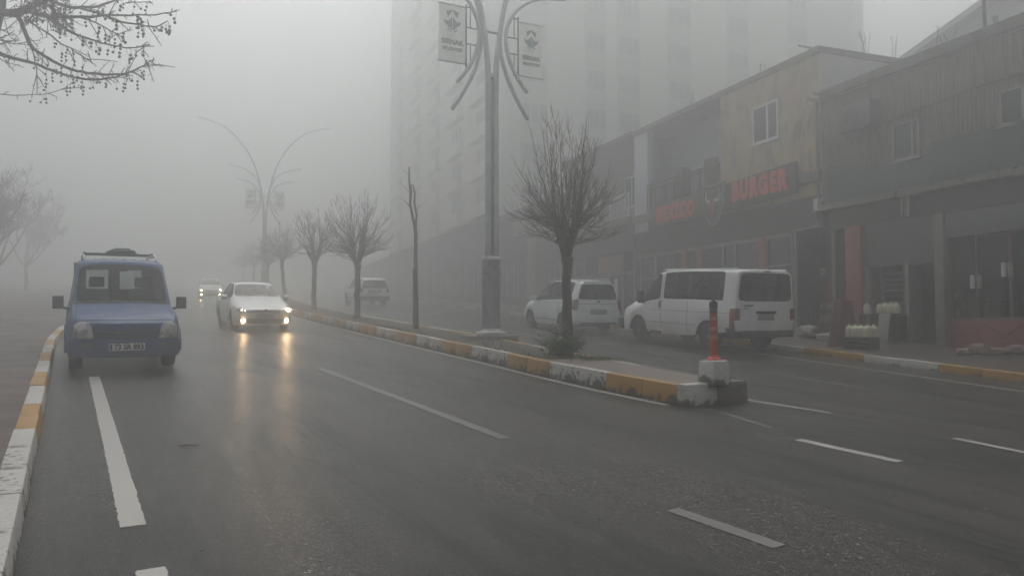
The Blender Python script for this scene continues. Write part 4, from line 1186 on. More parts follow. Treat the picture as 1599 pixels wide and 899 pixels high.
for k in range(60):
    a = rs.uniform(0, 6.283); el = R(rs.uniform(38, 88)); L = rs.uniform(.3, .66)
    b = Vector((math.cos(a)*.1*rs.random(), math.sin(a)*.1*rs.random(), 0)); d = Vector((math.cos(a)*math.cos(el), math.sin(a)*math.cos(el), math.sin(el)))
    P = bez(b, b + d*L*.6, b + d*L + Vector((math.cos(a)*.1, math.sin(a)*.1, -.05)), 5); S.tube(P, taper(.006, .002, 5), 4, cap=False)
    for i in range(1, 6):
        for q in range(5):
            p = P[i] + Vector((rs.uniform(-.035,.035), rs.uniform(-.035,.035), rs.uniform(-.03,.03)))
            leaf(Lf if (i < 4 or rs.random() < .45) else Pl, p, Vector((rs.uniform(-1,1), rs.uniform(-1,1), rs.uniform(-.3,.9))), rs.uniform(.035,.075), rs.uniform(.008,.017))
for k in range(420):
    a = rs.uniform(0, 6.283); r_ = rs.uniform(.05, .40); z = rs.uniform(0, .30)
    leaf(Lf, Vector((math.cos(a)*r_, math.sin(a)*r_*.8, z)), Vector((rs.uniform(-1,1), rs.uniform(-1,1), rs.uniform(0,1))), rs.uniform(.05,.09), rs.uniform(.012,.022))
tag(S.build('stems', MT['twig'], root, recalc=False), kind='stuff'); tag(Lf.build('leaves', MT['leaf'], root, recalc=False), kind='stuff'); tag(Pl.build('pale_sprigs', MT['leaf_pale'], root, recalc=False), kind='stuff')
W = MB()
for k in range(900):
    q = rs.random(); c = TP(*((930, 562) if k < 420 else (rs.uniform(690, 850), 0)), .25) if k < 420 else None
    if c is None:
        i = rs.uniform(4.2, 17); p = resample(mlr, .1)[int(i/.1)]; p2 = resample(mrr, .1)[int(i/.1)] if k % 40 == 0 else None
        c = p + Vector((rs.uniform(0, 1.0), rs.uniform(-.3,.3)))*rs.random()
    else: c = (c[0] + rs.gauss(0,.22), c[1] + rs.gauss(0,.18))
    b = Vector((c[0], c[1], gz(c[0], c[1]) + .25))
    leaf(W, b, Vector((rs.uniform(-.8,.8), rs.uniform(-.8,.8), rs.uniform(.3,1))), rs.uniform(.04,.11), rs.uniform(.004,.010))
tag(W.build('grass_tufts', MT['weed'], recalc=False), kind='stuff')
# ------------------------------------------------------------------ street lamps with banners
LP = (-.50, 18.45); LZ = gz(*LP) + .33
lamp = empty('street_lamp', mat=Matrix.Translation((LP[0], LP[1], LZ)) @ Matrix.Rotation(R(90 - 63), 4, 'Z'))
tag(lamp, 'grey multi-armed street lamp with fluted column box, nearest on the median', 'street lamp', 'double-armed street lamps on the median')
MT['lamp_steel'] = M('lamp_steel', (.52,.535,.54), (.42,.435,.44), 4, .38, metal=.35, dirt=(.14,.14,.135), dscale=3, dlo=.6, dhi=.85)
MT['lamp_box'] = M('lamp_box', (.36,.375,.38), (.28,.29,.295), 5, .45, metal=.25, dirt=(.10,.10,.098), dscale=4)
MB().box(-.62, .52, -.45, .45, -.40, .0).build('footing', MT['concrete'], lamp, bevel=.02)
MB().lathe([(.37,0),(.38,.03),(.38,.07),(.35,.09),(.25,.10),(.23,.16)], 8, 'z').build('base_plate', MT['white_metal'], lamp, bevel=.006)
b = MB(); n = 32
b.lathe([(.205,.08),(.205,1.80)], 24)
for k in range(n):
    a = 2*math.pi*k/n
    if not (k % 2): b.tube([(.205*math.cos(a), .205*math.sin(a), .1), (.205*math.cos(a), .205*math.sin(a), 1.79)], .014, 5)
b.build('column_box', MT['lamp_box'], lamp, smooth=True)
# embossed vertical ornament on the street face of the box
b = MB()
for k in range(11):
    z = .62 + k*.08; b.box(-.035 + .012*(k % 2), .05, -.232, -.212, z, z+.045)
b.build('relief', MT['lamp_box'], lamp, bevel=.006)
MB().lathe([(.225,1.79),(.235,1.81),(.235,1.85),(.21,1.88),(.15,1.89)], 24).build('collar', MT['white_metal'], lamp, smooth=True)
def spl(px, n=5):
    P = [Vector(p) for p in px]; Q = []
    for i in range(len(P)-1):
        p0, p1, p2, p3 = P[max(i-1,0)], P[i], P[i+1], P[min(i+2,len(P)-1)]
        for q in range(n):
            t = q/n; Q.append(.5*((2*p1) + (p2-p0)*t + (2*p0-5*p1+4*p2-p3)*t*t + (3*p1-p0-3*p2+p3)*t**3))
    return Q + [P[-1]]
pole = MB(); arms = []
pole.tube([(0,.06,1.85),(0,.06,6.35)], .085, 14)
for sg in (-1, 1):
    arms.append(('arm', [(sg*.10,-.03,1.85),(sg*.10,-.03,4.5),(sg*.105,-.03,6.1),(sg*.16,-.03,7.0),(sg*.36,-.02,8.15),(sg*.78,0,9.6),(sg*1.55,0,11.0),(sg*2.75,0,12.2),(sg*4.1,0,12.75)], .082, .05))
    arms.append(('arm', [(sg*1.0,.05,5.40),(sg*.72,.05,5.82),(sg*.42,.05,6.42),(sg*.25,.05,7.15),(sg*.36,.05,8.0),(sg*.72,.05,8.75),(sg*1.35,.05,9.25),(sg*2.6,.05,9.6)], .055, .042))
    arms.append(('arm', [(sg*.92,-.06,6.03),(sg*.66,-.06,6.35),(sg*.46,-.06,6.75),(sg*.36,-.06,7.2),(sg*.44,-.06,7.65),(sg*.75,-.06,8.1),(sg*1.3,-.06,8.42),(sg*2.05,-.06,8.55)], .055, .042))
for nm, P, r0, r1 in arms:
    Q = spl(P); m = MB(); m.tube(Q, taper(r0, r1, len(Q)-1), 12)
    if r0 < .08: m.lathe([(r0*.9,-.03),(r0*1.15,-.015),(r0*1.15,.03),(r0*.9,.04)], 12, 'x', tuple(Q[0]))
    o = m.build('arm', MT['lamp_steel'], lamp, smooth='all', recalc=False)
    if r0 > .08:
        hd = MB(); e_ = Q[-1]; sg = 1 if e_.x > 0 else -1
        hd.hexa([e_+Vector((sg*-.05,-.09,-.05)), e_+Vector((sg*.6,-.12,.02)), e_+Vector((sg*.6,.12,.02)), e_+Vector((sg*-.05,.09,-.05))],
                [e_+Vector((sg*-.05,-.06,.05)), e_+Vector((sg*.6,-.08,.10)), e_+Vector((sg*.6,.08,.10)), e_+Vector((sg*-.05,.06,.05))])
        hd.build('lamp_head', MT['lamp_steel'], o, bevel=.03)
pole.build('pole', MT['lamp_steel'], lamp, smooth='all', recalc=False)
for z in (6.22, 7.35):
    MB().tube([(-.14,-.03,z),(.14,-.03,z)], .03, 8).build('clamp', MT['steel_dark'], lamp, smooth=True)
for sg in (-1, 1):
    m = MB(); u0 = sg*.70; dz = 0 if sg < 0 else -.05
    m.tube([(u0,-.06,6.30+dz),(u0,-.06,7.90+dz)], .022, 8)
    m.tube([(u0-sg*.11,-.06,6.45+dz),(u0-sg*.11,-.06,6.95+dz)], .014, 6); m.tube([(u0-sg*.11,-.06,7.35+dz),(u0-sg*.11,-.06,7.88+dz)], .014, 6)
    for z, e_ in ((6.42,.56),(6.95,.40),(7.35,.38),(7.84,.56)):
        m.tube([(u0,-.06,z+dz),(sg*e_,-.06,z+dz)], .017, 6)
    m.build('banner_bracket', MT['steel_dark'], lamp, smooth='all')
# ---- banners
def cloth():
    t = NT('banner_cloth'); v = t.coords(); c = t.ramp(t.noise(v, 3, 5), .38, .64, (.90,.91,.89), (.84,.85,.83)); t.setc(c); t.rough(.7)
    tl = t.n('ShaderNodeBsdfTranslucent'); t.l(c, tl.inputs[0]); mx = t.n('ShaderNodeMixShader'); mx.inputs[0].default_value = .6
    t.l(t.b.outputs[0], mx.inputs[1]); t.l(tl.outputs[0], mx.inputs[2]); t.l(mx.outputs[0], t.out.inputs[0]); return t.mat
MT['banner'] = cloth()
MT['banner_ink'] = M('banner_green', (.10,.20,.185), (.13,.23,.21), 8, .7)
MT['banner_text'] = M('banner_text', (.15,.165,.165), (.18,.19,.19), 8, .7)
def banner(sg, lab):
    root = empty('street_banner', mat=lamp.matrix_world @ Matrix.Translation((sg*1.06, -.06, 7.14 if sg < 0 else 7.06)))
    tag(root, lab, 'banner', 'municipal banners on the street lamps')
    w2, h2 = (.34, .69) if sg < 0 else (.31, .675); m = MB(); n = 12; k = 16
    pts = []; f = lambda i, j: (-w2 + 2*w2*i/n, .012*math.sin(i*.8+j*.35), -h2 + 2*h2*j/k)
    fr = [Vector(f(i, j)) for j in range(k+1) for i in range(n+1)]
    bk = [p + Vector((0,.006,0)) for p in fr]; N = len(fr)
    fs = [(j*(n+1)+i, j*(n+1)+i+1, (j+1)*(n+1)+i+1, (j+1)*(n+1)+i) for j in range(k) for i in range(n)]
    m.add(fr, fs); m.add(bk, [tuple(reversed(q)) for q in fs]); cl = m.build('cloth', MT['banner'], root, smooth='all', recalc=False)
    for z in (h2, -h2):
        MB().tube([(-w2-.04,.003,z),(w2+.04,.003,z)], .017, 8).build('rod', MT['steel'], root)
    # emblem: a ribbed boat with two wing strokes above and two below
    e_ = MB(); s = w2/.34; y = -.020
    def pl(ps, d=-.003): e_.prism([(x*s, y, z*s) for x, z in ps], (0, d, 0))
    pl([(-.235,.30),(-.20,.275),(-.12,.27),(-.055,.315),(-.01,.40),(-.01,.055),(-.10,.13),(-.18,.20)])
    pl([(.235,.30),(.20,.275),(.12,.27),(.055,.315),(.01,.40),(.01,.055),(.10,.13),(.18,.20)])
    for q in (-1, 1):
        pl([(q*.005,.565),(q*.06,.545),(q*.165,.50),(q*.14,.455),(q*.125,.375),(q*.075,.425),(q*.045,.47),(q*.005,.515)])
        pl([(q*.02,.0),(q*.03,.02),(q*.125,.115),(q*.11,.06)])
    pl([(-.05,-.03),(0,-.045),(.05,-.03),(0,-.035)])
    e_.build('emblem', MT['banner_ink'], root)
    r_ = MB()
    for q in (-1, 1):
        for k_ in range(3): r_.tube([(q*.025*s,y-.004,(.29-.07*k_)*s),(q*.10*s,y-.004,(.235-.055*k_)*s),(q*(.19-.035*k_)*s,y-.004,(.25-.06*k_)*s)], .005, 4)
    r_.build('emblem_ribs', MT['banner'], root)
    fr1 = face_frame((0, y, -.22*s), (1,0,0), (0,0,1)); fr2 = face_frame((0, y, -.385*s), (1,0,0), (0,0,1))
    lettering('lettering', 'SIRNAK', .165*s, fr1, MT['banner_text'], root, .002, .006, sx=.98)
    lettering('lettering', 'BELEDIYESI', .108*s, fr2, MT['banner_text'], root, .002, .004, sx=.98)
    return root
bl = banner(-1, 'left white banner with green boat emblem on the nearest street lamp')
br = banner(1, 'right white banner with green boat emblem on the nearest street lamp')
far = copy_tree(lamp); far['label'] = 'faint far street lamp with long curved arms, rising behind the fogged trees'
fx, fy = -18.2, 56.3
FM = Matrix.Translation((fx, fy, gz(fx, fy) + .25)) @ Matrix.Rotation(R(90 - 69), 4, 'Z'); 
rel = lamp.matrix_world.inverted(); far.matrix_world = FM
for src, lab in ((bl, 'left grey banner on the far foggy street lamp'), (br, 'right grey banner on the far foggy street lamp')):
    c = copy_tree(src); c['label'] = lab; c.matrix_world = FM @ rel @ src.matrix_world

# ------------------------------------------------------------------ buildings along the right side
FMX = Matrix(((FD[0], FN[0], 0, FP[0]), (FD[1], FN[1], 0, FP[1]), (0, 0, 1, 0), (0, 0, 0, 1)))
def gf(k, y=0): q = fw(k, y); return gz(*q) + .145
def FPX(px, py, y=0):
    "where the sight line through a pixel meets the frontage plane y: (k, z)"
    r_ = ray(px, py); c = (r_[0]*FN[0] + r_[1]*FN[1]); t = (FP[0]*FN[0] + FP[1]*FN[1] + y)/c
    X, Y = r_[0]*t - FP[0], r_[1]*t - FP[1]; return X*FD[0] + Y*FD[1], r_[2]*t
def stained(name, a, b, mould, rough=.85, amt=.52, sc=1.1, st=(1.6,1.6,.28)):
    t = NT(name); v = t.coords(); st = t.coords(st); n1 = t.noise(v, sc, 6, .6); n2 = t.noise(st, 1.7, 8, .68, .6); n3 = t.noise(v, 14, 5)
    c = t.mix(t.ramp(n1, .42, .58), a, b); c = t.mix(t.ramp(n2, amt, amt+.16), c, mould); c = t.mix(t.ramp(n3, .3, .8, (0,0,0), (.35,)*3), c, tuple(x*.7 for x in a))
    t.setc(c); t.rough(rough); t.bump(n3, .3, .02); return t.mat
MT['wall_yellow'] = stained('stained_yellow_plaster', (.47,.39,.24), (.45,.33,.27), (.15,.14,.115), amt=.50, st=(1.1,1.1,.5))
MT['wall_lilac'] = stained('lilac_plaster', (.60,.60,.68), (.64,.64,.70), (.50,.50,.54), amt=.58)
MT['wall_pale'] = stained('pale_plaster', (.50,.51,.50), (.46,.47,.46), (.36,.37,.36), amt=.6)
MT['wall_olive'] = stained('olive_plaster', (.25,.25,.20), (.22,.22,.18), (.14,.14,.12))
MT['wall_brown'] = stained('brown_cladding', (.215,.19,.155), (.19,.17,.14), (.12,.11,.095), rough=.6, amt=.5)
MT['roof_edge'] = stained('mossy_concrete_edge', (.17,.165,.15), (.14,.14,.125), (.07,.075,.062), amt=.47)
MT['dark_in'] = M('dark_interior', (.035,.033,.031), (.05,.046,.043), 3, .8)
MT['frame_grey'] = M('aluminium_frame', (.30,.29,.28), (.22,.21,.205), 7, .5, metal=.2)
MT['frame_dark'] = M('dark_frame', (.085,.075,.07), (.06,.055,.05), 7, .5)
MT['frame_white'] = M('white_pvc', (.66,.67,.66), (.56,.57,.56), 6, .4)
MT['red_wall'] = M('red_panel', (.24,.055,.05), (.17,.05,.048), 5, .55, dirt=(.10,.06,.055))
MT['red_post'] = M('faded_red_post', (.32,.10,.08), (.24,.09,.08), 4, .6, dirt=(.14,.09,.08))
MT['shutter'] = M('roller_shutter', (.12,.135,.125), (.10,.11,.10), 5, .5, dirt=(.07,.07,.065))
MT['tarp'] = M('green_tarpaulin', (.045,.072,.064), (.035,.055,.05), 3, .5, bump=.3, bscale=6)
MT['sign_dark'] = M('sign_board', (.045,.03,.028), (.06,.04,.036), 4, .45)
MT['sign_red'] = M('sign_red', (.62,.085,.05), (.53,.075,.045), 5, .5)
MT['window_dark'] = M('dark_pane', (.05,.055,.06), (.035,.04,.045), 1.5, .12, spec=.6)
MT['curtain'] = M('curtain', (.38,.37,.35), (.3,.29,.28), 3, .9, stretch=(6,6,.3))

def ibox(m, k0, k1, y0, y1, z0, z1, mat=None): m.box(k0, k1, y0, y1, z0, z1, mat)
def railing(root, k0, k1, y, z0, z1, step, mat, r_=.014, rails=(0, 1)):
    m = MB(); n = max(2, int((k1-k0)/step))
    for i in range(n+1):
        k = k0 + (k1-k0)*i/n; m.box(k-r_, k+r_, y-r_, y+r_, z0+.05, z1-.03)
    for i in range(0, n+1, max(1, n//4)):
        k = k0 + (k1-k0)*i/n; m.box(k-.028, k+.028, y-.028, y+.028, z0, z1)
    m.box(k0-.03, k1+.03, y-.03, y+.03, z1-.05, z1+.01); m.box(k0, k1, y-.022, y+.022, z1-.17, z1-.13); m.box(k0, k1, y-.02, y+.02, z0+.06, z0+.10)
    return m.build('railing', mat, root)
def window(root, k0, k1, z0, z1, y, frame, pane, mull=(.5,), axis='y', sgn=1, depth=.07, fw_=.055, sill=True, curtain=False, name='window'):
    "frame with mullions as one part, its pane as a sub-part; set into the wall plane"
    m = MB()
    def bx(a0, a1, b0, b1, d0, d1):
        if axis == 'y': m.box(a0, a1, min(d0,d1), max(d0,d1), b0, b1)
        else: m.box(min(d0,d1), max(d0,d1), a0, a1, b0, b1)
    y1 = y + sgn*depth
    bx(k0, k0+fw_, z0, z1, y, y1); bx(k1-fw_, k1, z0, z1, y, y1); bx(k0+fw_, k1-fw_, z0, z0+fw_, y, y1); bx(k0+fw_, k1-fw_, z1-fw_, z1, y, y1)
    for q in mull:
        c = k0 + (k1-k0)*q; bx(c-fw_*.6, c+fw_*.6, z0+fw_, z1-fw_, y, y1)
    if sill: bx(k0-.08, k1+.08, z0-.06, z0-.003, y, y1+sgn*.06)
    o = m.build(name, frame, root); p = MB(); yy = y + sgn*depth*.35
    if axis == 'y': p.box(k0+fw_, k1-fw_, min(yy-.006, yy+.006), yy+.006, z0+fw_, z1-fw_)
    else: p.box(yy-.006, yy+.006, k0+fw_, k1-fw_, z0+fw_, z1-fw_)
    p.build('pane', pane, o)
    return o
def rebar(root, spots, seed):
    rr = random.Random(seed)
    for (k, y, z, n, h) in spots:
        for i in range(n):
            m = MB(); a = k + rr.uniform(-.18,.18); b_ = y + rr.uniform(-.15,.15); q = h*rr.uniform(.6, 1.1); dx, dy = rr.uniform(-.15,.15), rr.uniform(-.15,.15)
            m.tube([(a,b_,z-.1),(a+dx*.3,b_+dy*.3,z+q*.5),(a+dx,b_+dy,z+q)], .009, 4)
            if rr.random() < .3: m.tube([(a+dx,b_+dy,z+q),(a+dx+.02,b_+dy,z+q+.05),(a+dx+.07,b_+dy,z+q-.03)], .008, 4)
            m.build('starter_bar', MT['rust'], root)

# ---- nearest building: clad upper floor over two shops ---------------------------
B2 = empty('shop_building', mat=FMX); tag(B2, 'nearest two-storey building with ribbed brown cladding above a dark shopfront', 'building')
K0, K1 = -11.0, 4.06
m = MB(); m.box(K0, K1, -11, -.06, 3.5, 7.0); m.box(K0, K1, -11, -3.2, -2.5, 3.5); m.box(K1-.16, K1, -3.2, -.3, -1.2, 3.5)
m.build('wall', MT['wall_olive'], B2)
m = MB(); k = K0
P = []
while k < K1-.05:
    for dk, dy in ((0,0),(.02,.024),(.055,.024),(.075,0)): P.append((k+dk, dy))
    k += .125
n = len(P)
def zc(k): return 4.1
m.add([(a, -.035+b, 4.0) for a, b in P] + [(a, -.035+b, 6.98) for a, b in P], [(i, i+1, n+i+1, n+i) for i in range(n-1)])
m.build('wall_cladding', MT['wall_brown'], B2, recalc=False)
m = MB(); m.box(K0, K1+.0, -.30, .10, 7.0, 7.30); m.box(K0, K1, -.25, .055, 6.93, 6.995); m.build('roof_parapet', MT['roof_edge'], B2, bevel=.02)
MB().box(K0, K1, -11, -.30, 7.0, 7.08).build('flat_roof', MT['concrete'], B2)
m = MB(); a = FPX(1290, 207); 
m.tube([(FPX(1330,203)[0],.03,5.62),(FPX(1408,187)[0],.03,5.72),(FPX(1500,168)[0],.03,5.86),(FPX(1599,148)[0],.03,5.9),(K0,.03,5.9)], .022, 6); m.build('cable', MT['steel_dark'], B2)
# worn windows in the cladding
k_, z_ = FPX(1438, 250); window(B2, k_, FPX(1396,250)[0], 4.5, 5.55, -.01, MT['frame_grey'], MT['window_dark'], (.25,), depth=.06)
window(B2, -3.6, FPX(1562,150)[0], 4.75, 5.6, -.01, MT['frame_grey'], MT['window_dark'], (.3,.65), depth=.06)
m = MB(); m.tube([(K1-.05,-.02,7.18),(K1-.05,.35,7.20)], .045, 8); m.build('rain_spout', MT['frame_grey'], B2)
rebar(B2, [(FPX(1465,70,-.3)[0], -.5, 7.25, 4, .75)], 4)
# canopy slab, beam, columns, shopfronts
m = MB(); xs = [K0 + (K1-K0)*i/40 for i in range(41)]; rj = random.Random(5)
for a, b in zip(xs, xs[1:]):
    h_ = 3.64 + rj.uniform(-.02,.02) ; m.box(a, b, -.3, .22 + rj.uniform(-.02,.03), 3.47 + rj.uniform(-.02,.02), h_)
m.build('canopy', MT['concrete'], B2, weld=.0005)
m = MB(); m.box(K0, K1-.17, -.32, -.08, 2.86, 3.47); m.build('lintel', M('dark_lintel', (.10,.098,.09), (.075,.073,.068), 3, .8), B2)
m = MB(); m.box(-.29, .0, -.20, .08, gf(0)-.1, 2.86); m.build('column', MT['concrete'], B2, bevel=.02)
m = MB(); m.box(2.52, 3.12, -.24, .06, gf(3)-.1, 2.86); m.build('column', MT['red_post'], B2, bevel=.02)['label'] = 'faded red column of the shopfront'
m = MB(); a, b = FPX(1421, 320, .15), FPX(1410, 335, .15); m.box(.72, .80, .05, .11, 2.9, 3.46); m.box(.92, 1.0, .05, .11, 2.9, 3.46); m.build('pipe_stub', MT['frame_grey'], B2)
# shutter half rolled down, open door, shelf behind
m = MB(); n = 16
for i in range(n):
    z0, z1 = 1.60 + (2.86-1.6)*i/n, 1.60 + (2.86-1.6)*(i+1)/n; m.box(.02, 2.50, -.16, -.13 + .018*(i % 2), z0, z1)
m.build('roller_shutter', MT['shutter'], B2)
for a, b in ((.98, 1.10), (2.36, 2.50)): MB().box(a, b, -.20, -.10, gf(a)-.05, 1.6).build('door_post', MT['frame_grey'], B2)
m = MB()
for i in range(6): m.box(1.55, 2.2, -1.2, -.55, .55+i*.17, .60+i*.17)
m.box(1.5, 1.55, -1.2, -.5, gf(2), 1.6); m.box(2.2, 2.25, -1.2, -.5, gf(2), 1.6)
m.build('shelf_unit', M('shelf_grey', (.25,.24,.23), (.17,.165,.16), 6, .6), B2)
m = MB(); m.box(K0, K1-.17, -3.2, -.1, -2.0, 0); 
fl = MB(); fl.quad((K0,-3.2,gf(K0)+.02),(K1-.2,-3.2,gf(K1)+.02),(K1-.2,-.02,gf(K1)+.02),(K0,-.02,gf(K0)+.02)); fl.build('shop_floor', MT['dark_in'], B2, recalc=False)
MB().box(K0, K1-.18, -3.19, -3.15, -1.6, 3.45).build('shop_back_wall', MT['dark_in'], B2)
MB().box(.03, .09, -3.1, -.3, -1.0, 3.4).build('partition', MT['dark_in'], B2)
# right-hand shop: shutter box, glass, mullions, red panel with lattice lines
m = MB(); m.box(K0, -.31, -.22, .02, 2.18, 2.84); m.build('shutter_box', MT['shutter'], B2, bevel=.02)
m = MB(); m.box(K0, -.31, -.20, -.05, gf(-6)-.3, .06); m.build('red_panel', MT['red_wall'], B2, bevel=.01)
m = MB(); zt, zb = .0, -.42
for i in range(8):
    a = -.45 - i*.9; m.tube([(a,-.045,zt-.05),(a-.45,-.045,zb+.06),(a-.9,-.045,zt-.05)], .012, 4); m.tube([(a,-.045,zb),(a-.45,-.045,zt-.2),(a-.9,-.045,zb)], .010, 4)
m.build('lattice_lines', M('dark_red_line', (.12,.035,.034), None, 4, .6), B2)
m = MB(); m.box(K0, -.31, -.19, -.06, .063, .12)
for px in (1481, 1521, 1574): a = FPX(px, 430)[0]; m.box(a-.035, a+.035, -.17, -.08, .12, 2.18)
for a in (-3.4, -4.6, -6): m.box(a-.035, a+.035, -.17, -.08, .12, 2.18)
m.build('window_frame', M('reddish_frame', (.16,.09,.08), (.11,.07,.065), 5, .55), B2)
gp = MB()
for a, b in ((-.35,-.95),(-1.0,-1.9),(-1.98,-3.35),(-3.45,-4.55),(-4.65,-5.95),(-6.05,-10.9)): gp.box(b, a, -.13, -.12, .13, 2.17)
gp.build('shop_window', MT['glass_house'], B2)
# recess beside the red column, with red boards and stacked goods
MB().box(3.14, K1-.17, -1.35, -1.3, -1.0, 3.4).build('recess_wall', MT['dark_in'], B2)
m = MB(); m.box(3.14, K1-.17, -1.28, -1.22, gf(4), 1.25); m.build('red_boards', MT['red_wall'], B2)

# ---- burger restaurant building ---------------------------------------------------
B1 = empty('restaurant_building', mat=FMX); tag(B1, 'taller two-storey building with stained yellow wall and a recessed lilac balcony', 'building')
Z1 = 8.78; kb = 4.10; ky = 9.32; kp = 14.75; ke = 15.95
m = MB(); m.box(kb, ky, -11, .0, 4.05, Z1-.22); m.build('stained_wall', MT['wall_yellow'], B1)
m = MB(); m.box(kb, ke, -11, -3.2, -2.0, 4.05); m.box(ky+.002, ke, -11, -1.5, 4.05, Z1-.22); m.box(ke-.14, ke, -1.5, -.02, 4.05, Z1-.22); m.build('wall', MT['wall_lilac'], B1)
m = MB(); m.box(kp, ke-.145, -.35, .0, 4.05, Z1-.22); m.build('balcony_pier', MT['wall_lilac'], B1, bevel=.015)
m = MB(); m.box(kb-.02, kb-.002, -11, .0, 3.8, Z1-.22); m.build('gable_wall', MT['wall_pale'], B1)
m = MB(); m.box(kb-.06, ke, -11.1, .10, Z1-.216, Z1); m.build('roof_slab', MT['roof_edge'], B1, bevel=.02)
m = MB(); m.box(kb-.02, ke, -1.5, .12, 4.50, 4.84); m.build('balcony_slab', MT['concrete'], B1, bevel=.02)
railing(B1, ky+.05, kp-.05, .04, 4.85, 6.06, .14, MT['frame_dark'])
m = MB(); m.box(12.0, 12.62, -.42, .02, 4.845, 6.42); m.build('cabinet', M('dark_cabinet', (.10,.10,.105), (.08,.08,.085), 4, .6), B1, bevel=.02)
window(B1, 9.7, 10.7, 5.2, 7.0, -1.49, MT['frame_grey'], MT['window_dark'], (.5,), depth=.06)
window(B1, 11.6, 12.5, 4.86, 6.9, -1.49, MT['frame_dark'], MT['window_dark'], (), depth=.06, sill=False, name='balcony_door')
m = MB(); o_ = window(B1, FPX(1216,190)[0], FPX(1176,190)[0], 6.30, 7.63, -.02, MT['frame_white'], MT['window_dark'], (.42,), depth=.05, fw_=.075)
m = MB(); m.tube([(kb+.06,.05,8.70),(kb+.06,.75,8.72)], .04, 8); m.tube([(kb+.1,.03,7.05),(kb+.1,.45,7.07)], .045, 8); m.build('rain_spout', MT['frame_grey'], B1)
m = MB()
m.tube([(kb+.12,.06,7.0),(kb+.10,.06,3.2)], .05, 8); m.build('drain_pipe', MT['wall_olive'], B1, smooth='all')
rebar(B1, [(FPX(1185,110,-.3)[0], -.4, Z1, 3, .7), (FPX(1078,160,-.3)[0], -.4, Z1, 3, .7), (FPX(997,200,-.3)[0], -.3, Z1, 2, .6), (4.5, -2.2, Z1, 5, 1.0), (4.35, -3.2, Z1, 3, .9)], 8)
# ground floor: dark fascia, white transom, mullions, red posts, glass
m = MB(); m.box(kb+.02, ke, -.32, -.06, 3.02, 4.49); m.build('fascia', M('dark_fascia', (.075,.07,.068), (.055,.052,.05), 3, .7), B1)
m = MB(); m.box(5.6, ke-.2, -.14, -.02, 2.88, 3.0); m.box(5.6, ke-.2, -.14, -.05, 1.9, 1.96)
for px in (1090, 1048, 1127, 1240): a = FPX(px, 400)[0]; m.box(a-.05, a+.05, -.14, -.04, gf(a), 3.0)
for a in (8.6, 14.2, 15.5): m.box(a-.045, a+.045, -.14, -.04, gf(a), 3.0)
m.build('shopfront_frame', MT['frame_grey'], B1)
for px in (1190, 1068, 1092): 
    a = FPX(px, 390)[0]; MB().box(a-.17, a+.17, -.12, .03, gf(a)-.1, 3.01).build('column', MT['red_post'], B1, bevel=.015)
gp = MB(); gp.box(5.6, ke-.25, -.10, -.09, gf(9)+.2, 3.0); gp.build('shop_window', MT['glass_house'], B1)
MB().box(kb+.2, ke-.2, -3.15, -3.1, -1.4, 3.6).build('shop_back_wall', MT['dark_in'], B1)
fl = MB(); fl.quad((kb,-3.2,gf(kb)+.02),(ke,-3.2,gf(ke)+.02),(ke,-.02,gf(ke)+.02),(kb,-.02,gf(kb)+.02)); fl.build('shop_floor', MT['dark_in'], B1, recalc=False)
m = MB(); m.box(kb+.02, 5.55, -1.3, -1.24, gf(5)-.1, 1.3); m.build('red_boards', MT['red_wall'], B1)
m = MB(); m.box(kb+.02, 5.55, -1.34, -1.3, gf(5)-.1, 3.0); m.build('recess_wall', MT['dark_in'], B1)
m = MB(); m.tube([(5.5,-.02,gf(5.5)),(5.5,-.02,3.0)], .045, 8); m.tube([(kb+.1,-.02,3.05),(5.5,-.02,3.0)], .04, 8); m.build('grey_pipe', MT['frame_grey'], B1)

# ---- the sign -------------------------------------------------------------------------
SG = empty('restaurant_sign', mat=FMX); tag(SG, 'dark signboard with red MEXİCO BURGER letters and bull emblem', 'sign')
m = MB(); m.hexa([(5.0,.14,4.2),(14.2,.14,4.02),(14.2,.20,4.02),(5.0,.20,4.2)],[(5.0,.14,5.26),(14.2,.14,5.0),(14.2,.20,5.0),(5.0,.20,5.26)]); m.build('board', MT['sign_dark'], SG, bevel=.01)
c0 = (5.32+8.52)/2; fr = face_frame((c0, .205, 4.73), (-1,0,0), (0,0,1))
lettering('lettering', 'BURGER', .92, fr, MT['sign_red'], SG, .02, .062, sx=.76, spacing=1.19)
c0 = (10.62+13.85)/2; fr = face_frame((c0, .205, 4.55), (-1,0,0), (0,0,1))
lettering('lettering', 'MEXİCO', .82, fr, MT['sign_red'], SG, .02, .058, sx=.80, spacing=1.18)
ce = 9.50; zc_ = 4.55
shield = [(-.62,.72),(-.3,.66),(0,.64),(.3,.66),(.62,.72),(.66,.3),(.60,-.15),(.42,-.55),(.2,-.80),(0,-.86),(-.2,-.80),(-.42,-.55),(-.60,-.15),(-.66,.3)]
em = MB(); em.prism([(ce-x*1.0, .16, zc_+z) for x, z in shield], (0,.08,0)); em = em.build('emblem', M('emblem_black', (.05,.05,.05), (.035,.03,.03), 5, .5), SG)
m = MB(); m.tube([(ce-x, .245, zc_+z) for x, z in shield + [shield[0]]], .028, 5); m.build('emblem_rim', M('emblem_rim', (.42,.38,.35), None, 6, .5), em)
m = MB()
for q in (-1, 1):
    m.tube(spl([(ce+q*.14,.26,zc_+.06),(ce+q*.34,.26,zc_+.07),(ce+q*.46,.26,zc_+.24),(ce+q*.40,.26,zc_+.50)], 4), taper(.075,.012,12), 7)
m.build('horns', M('bone_white', (.62,.61,.57), None, 6, .5), em)
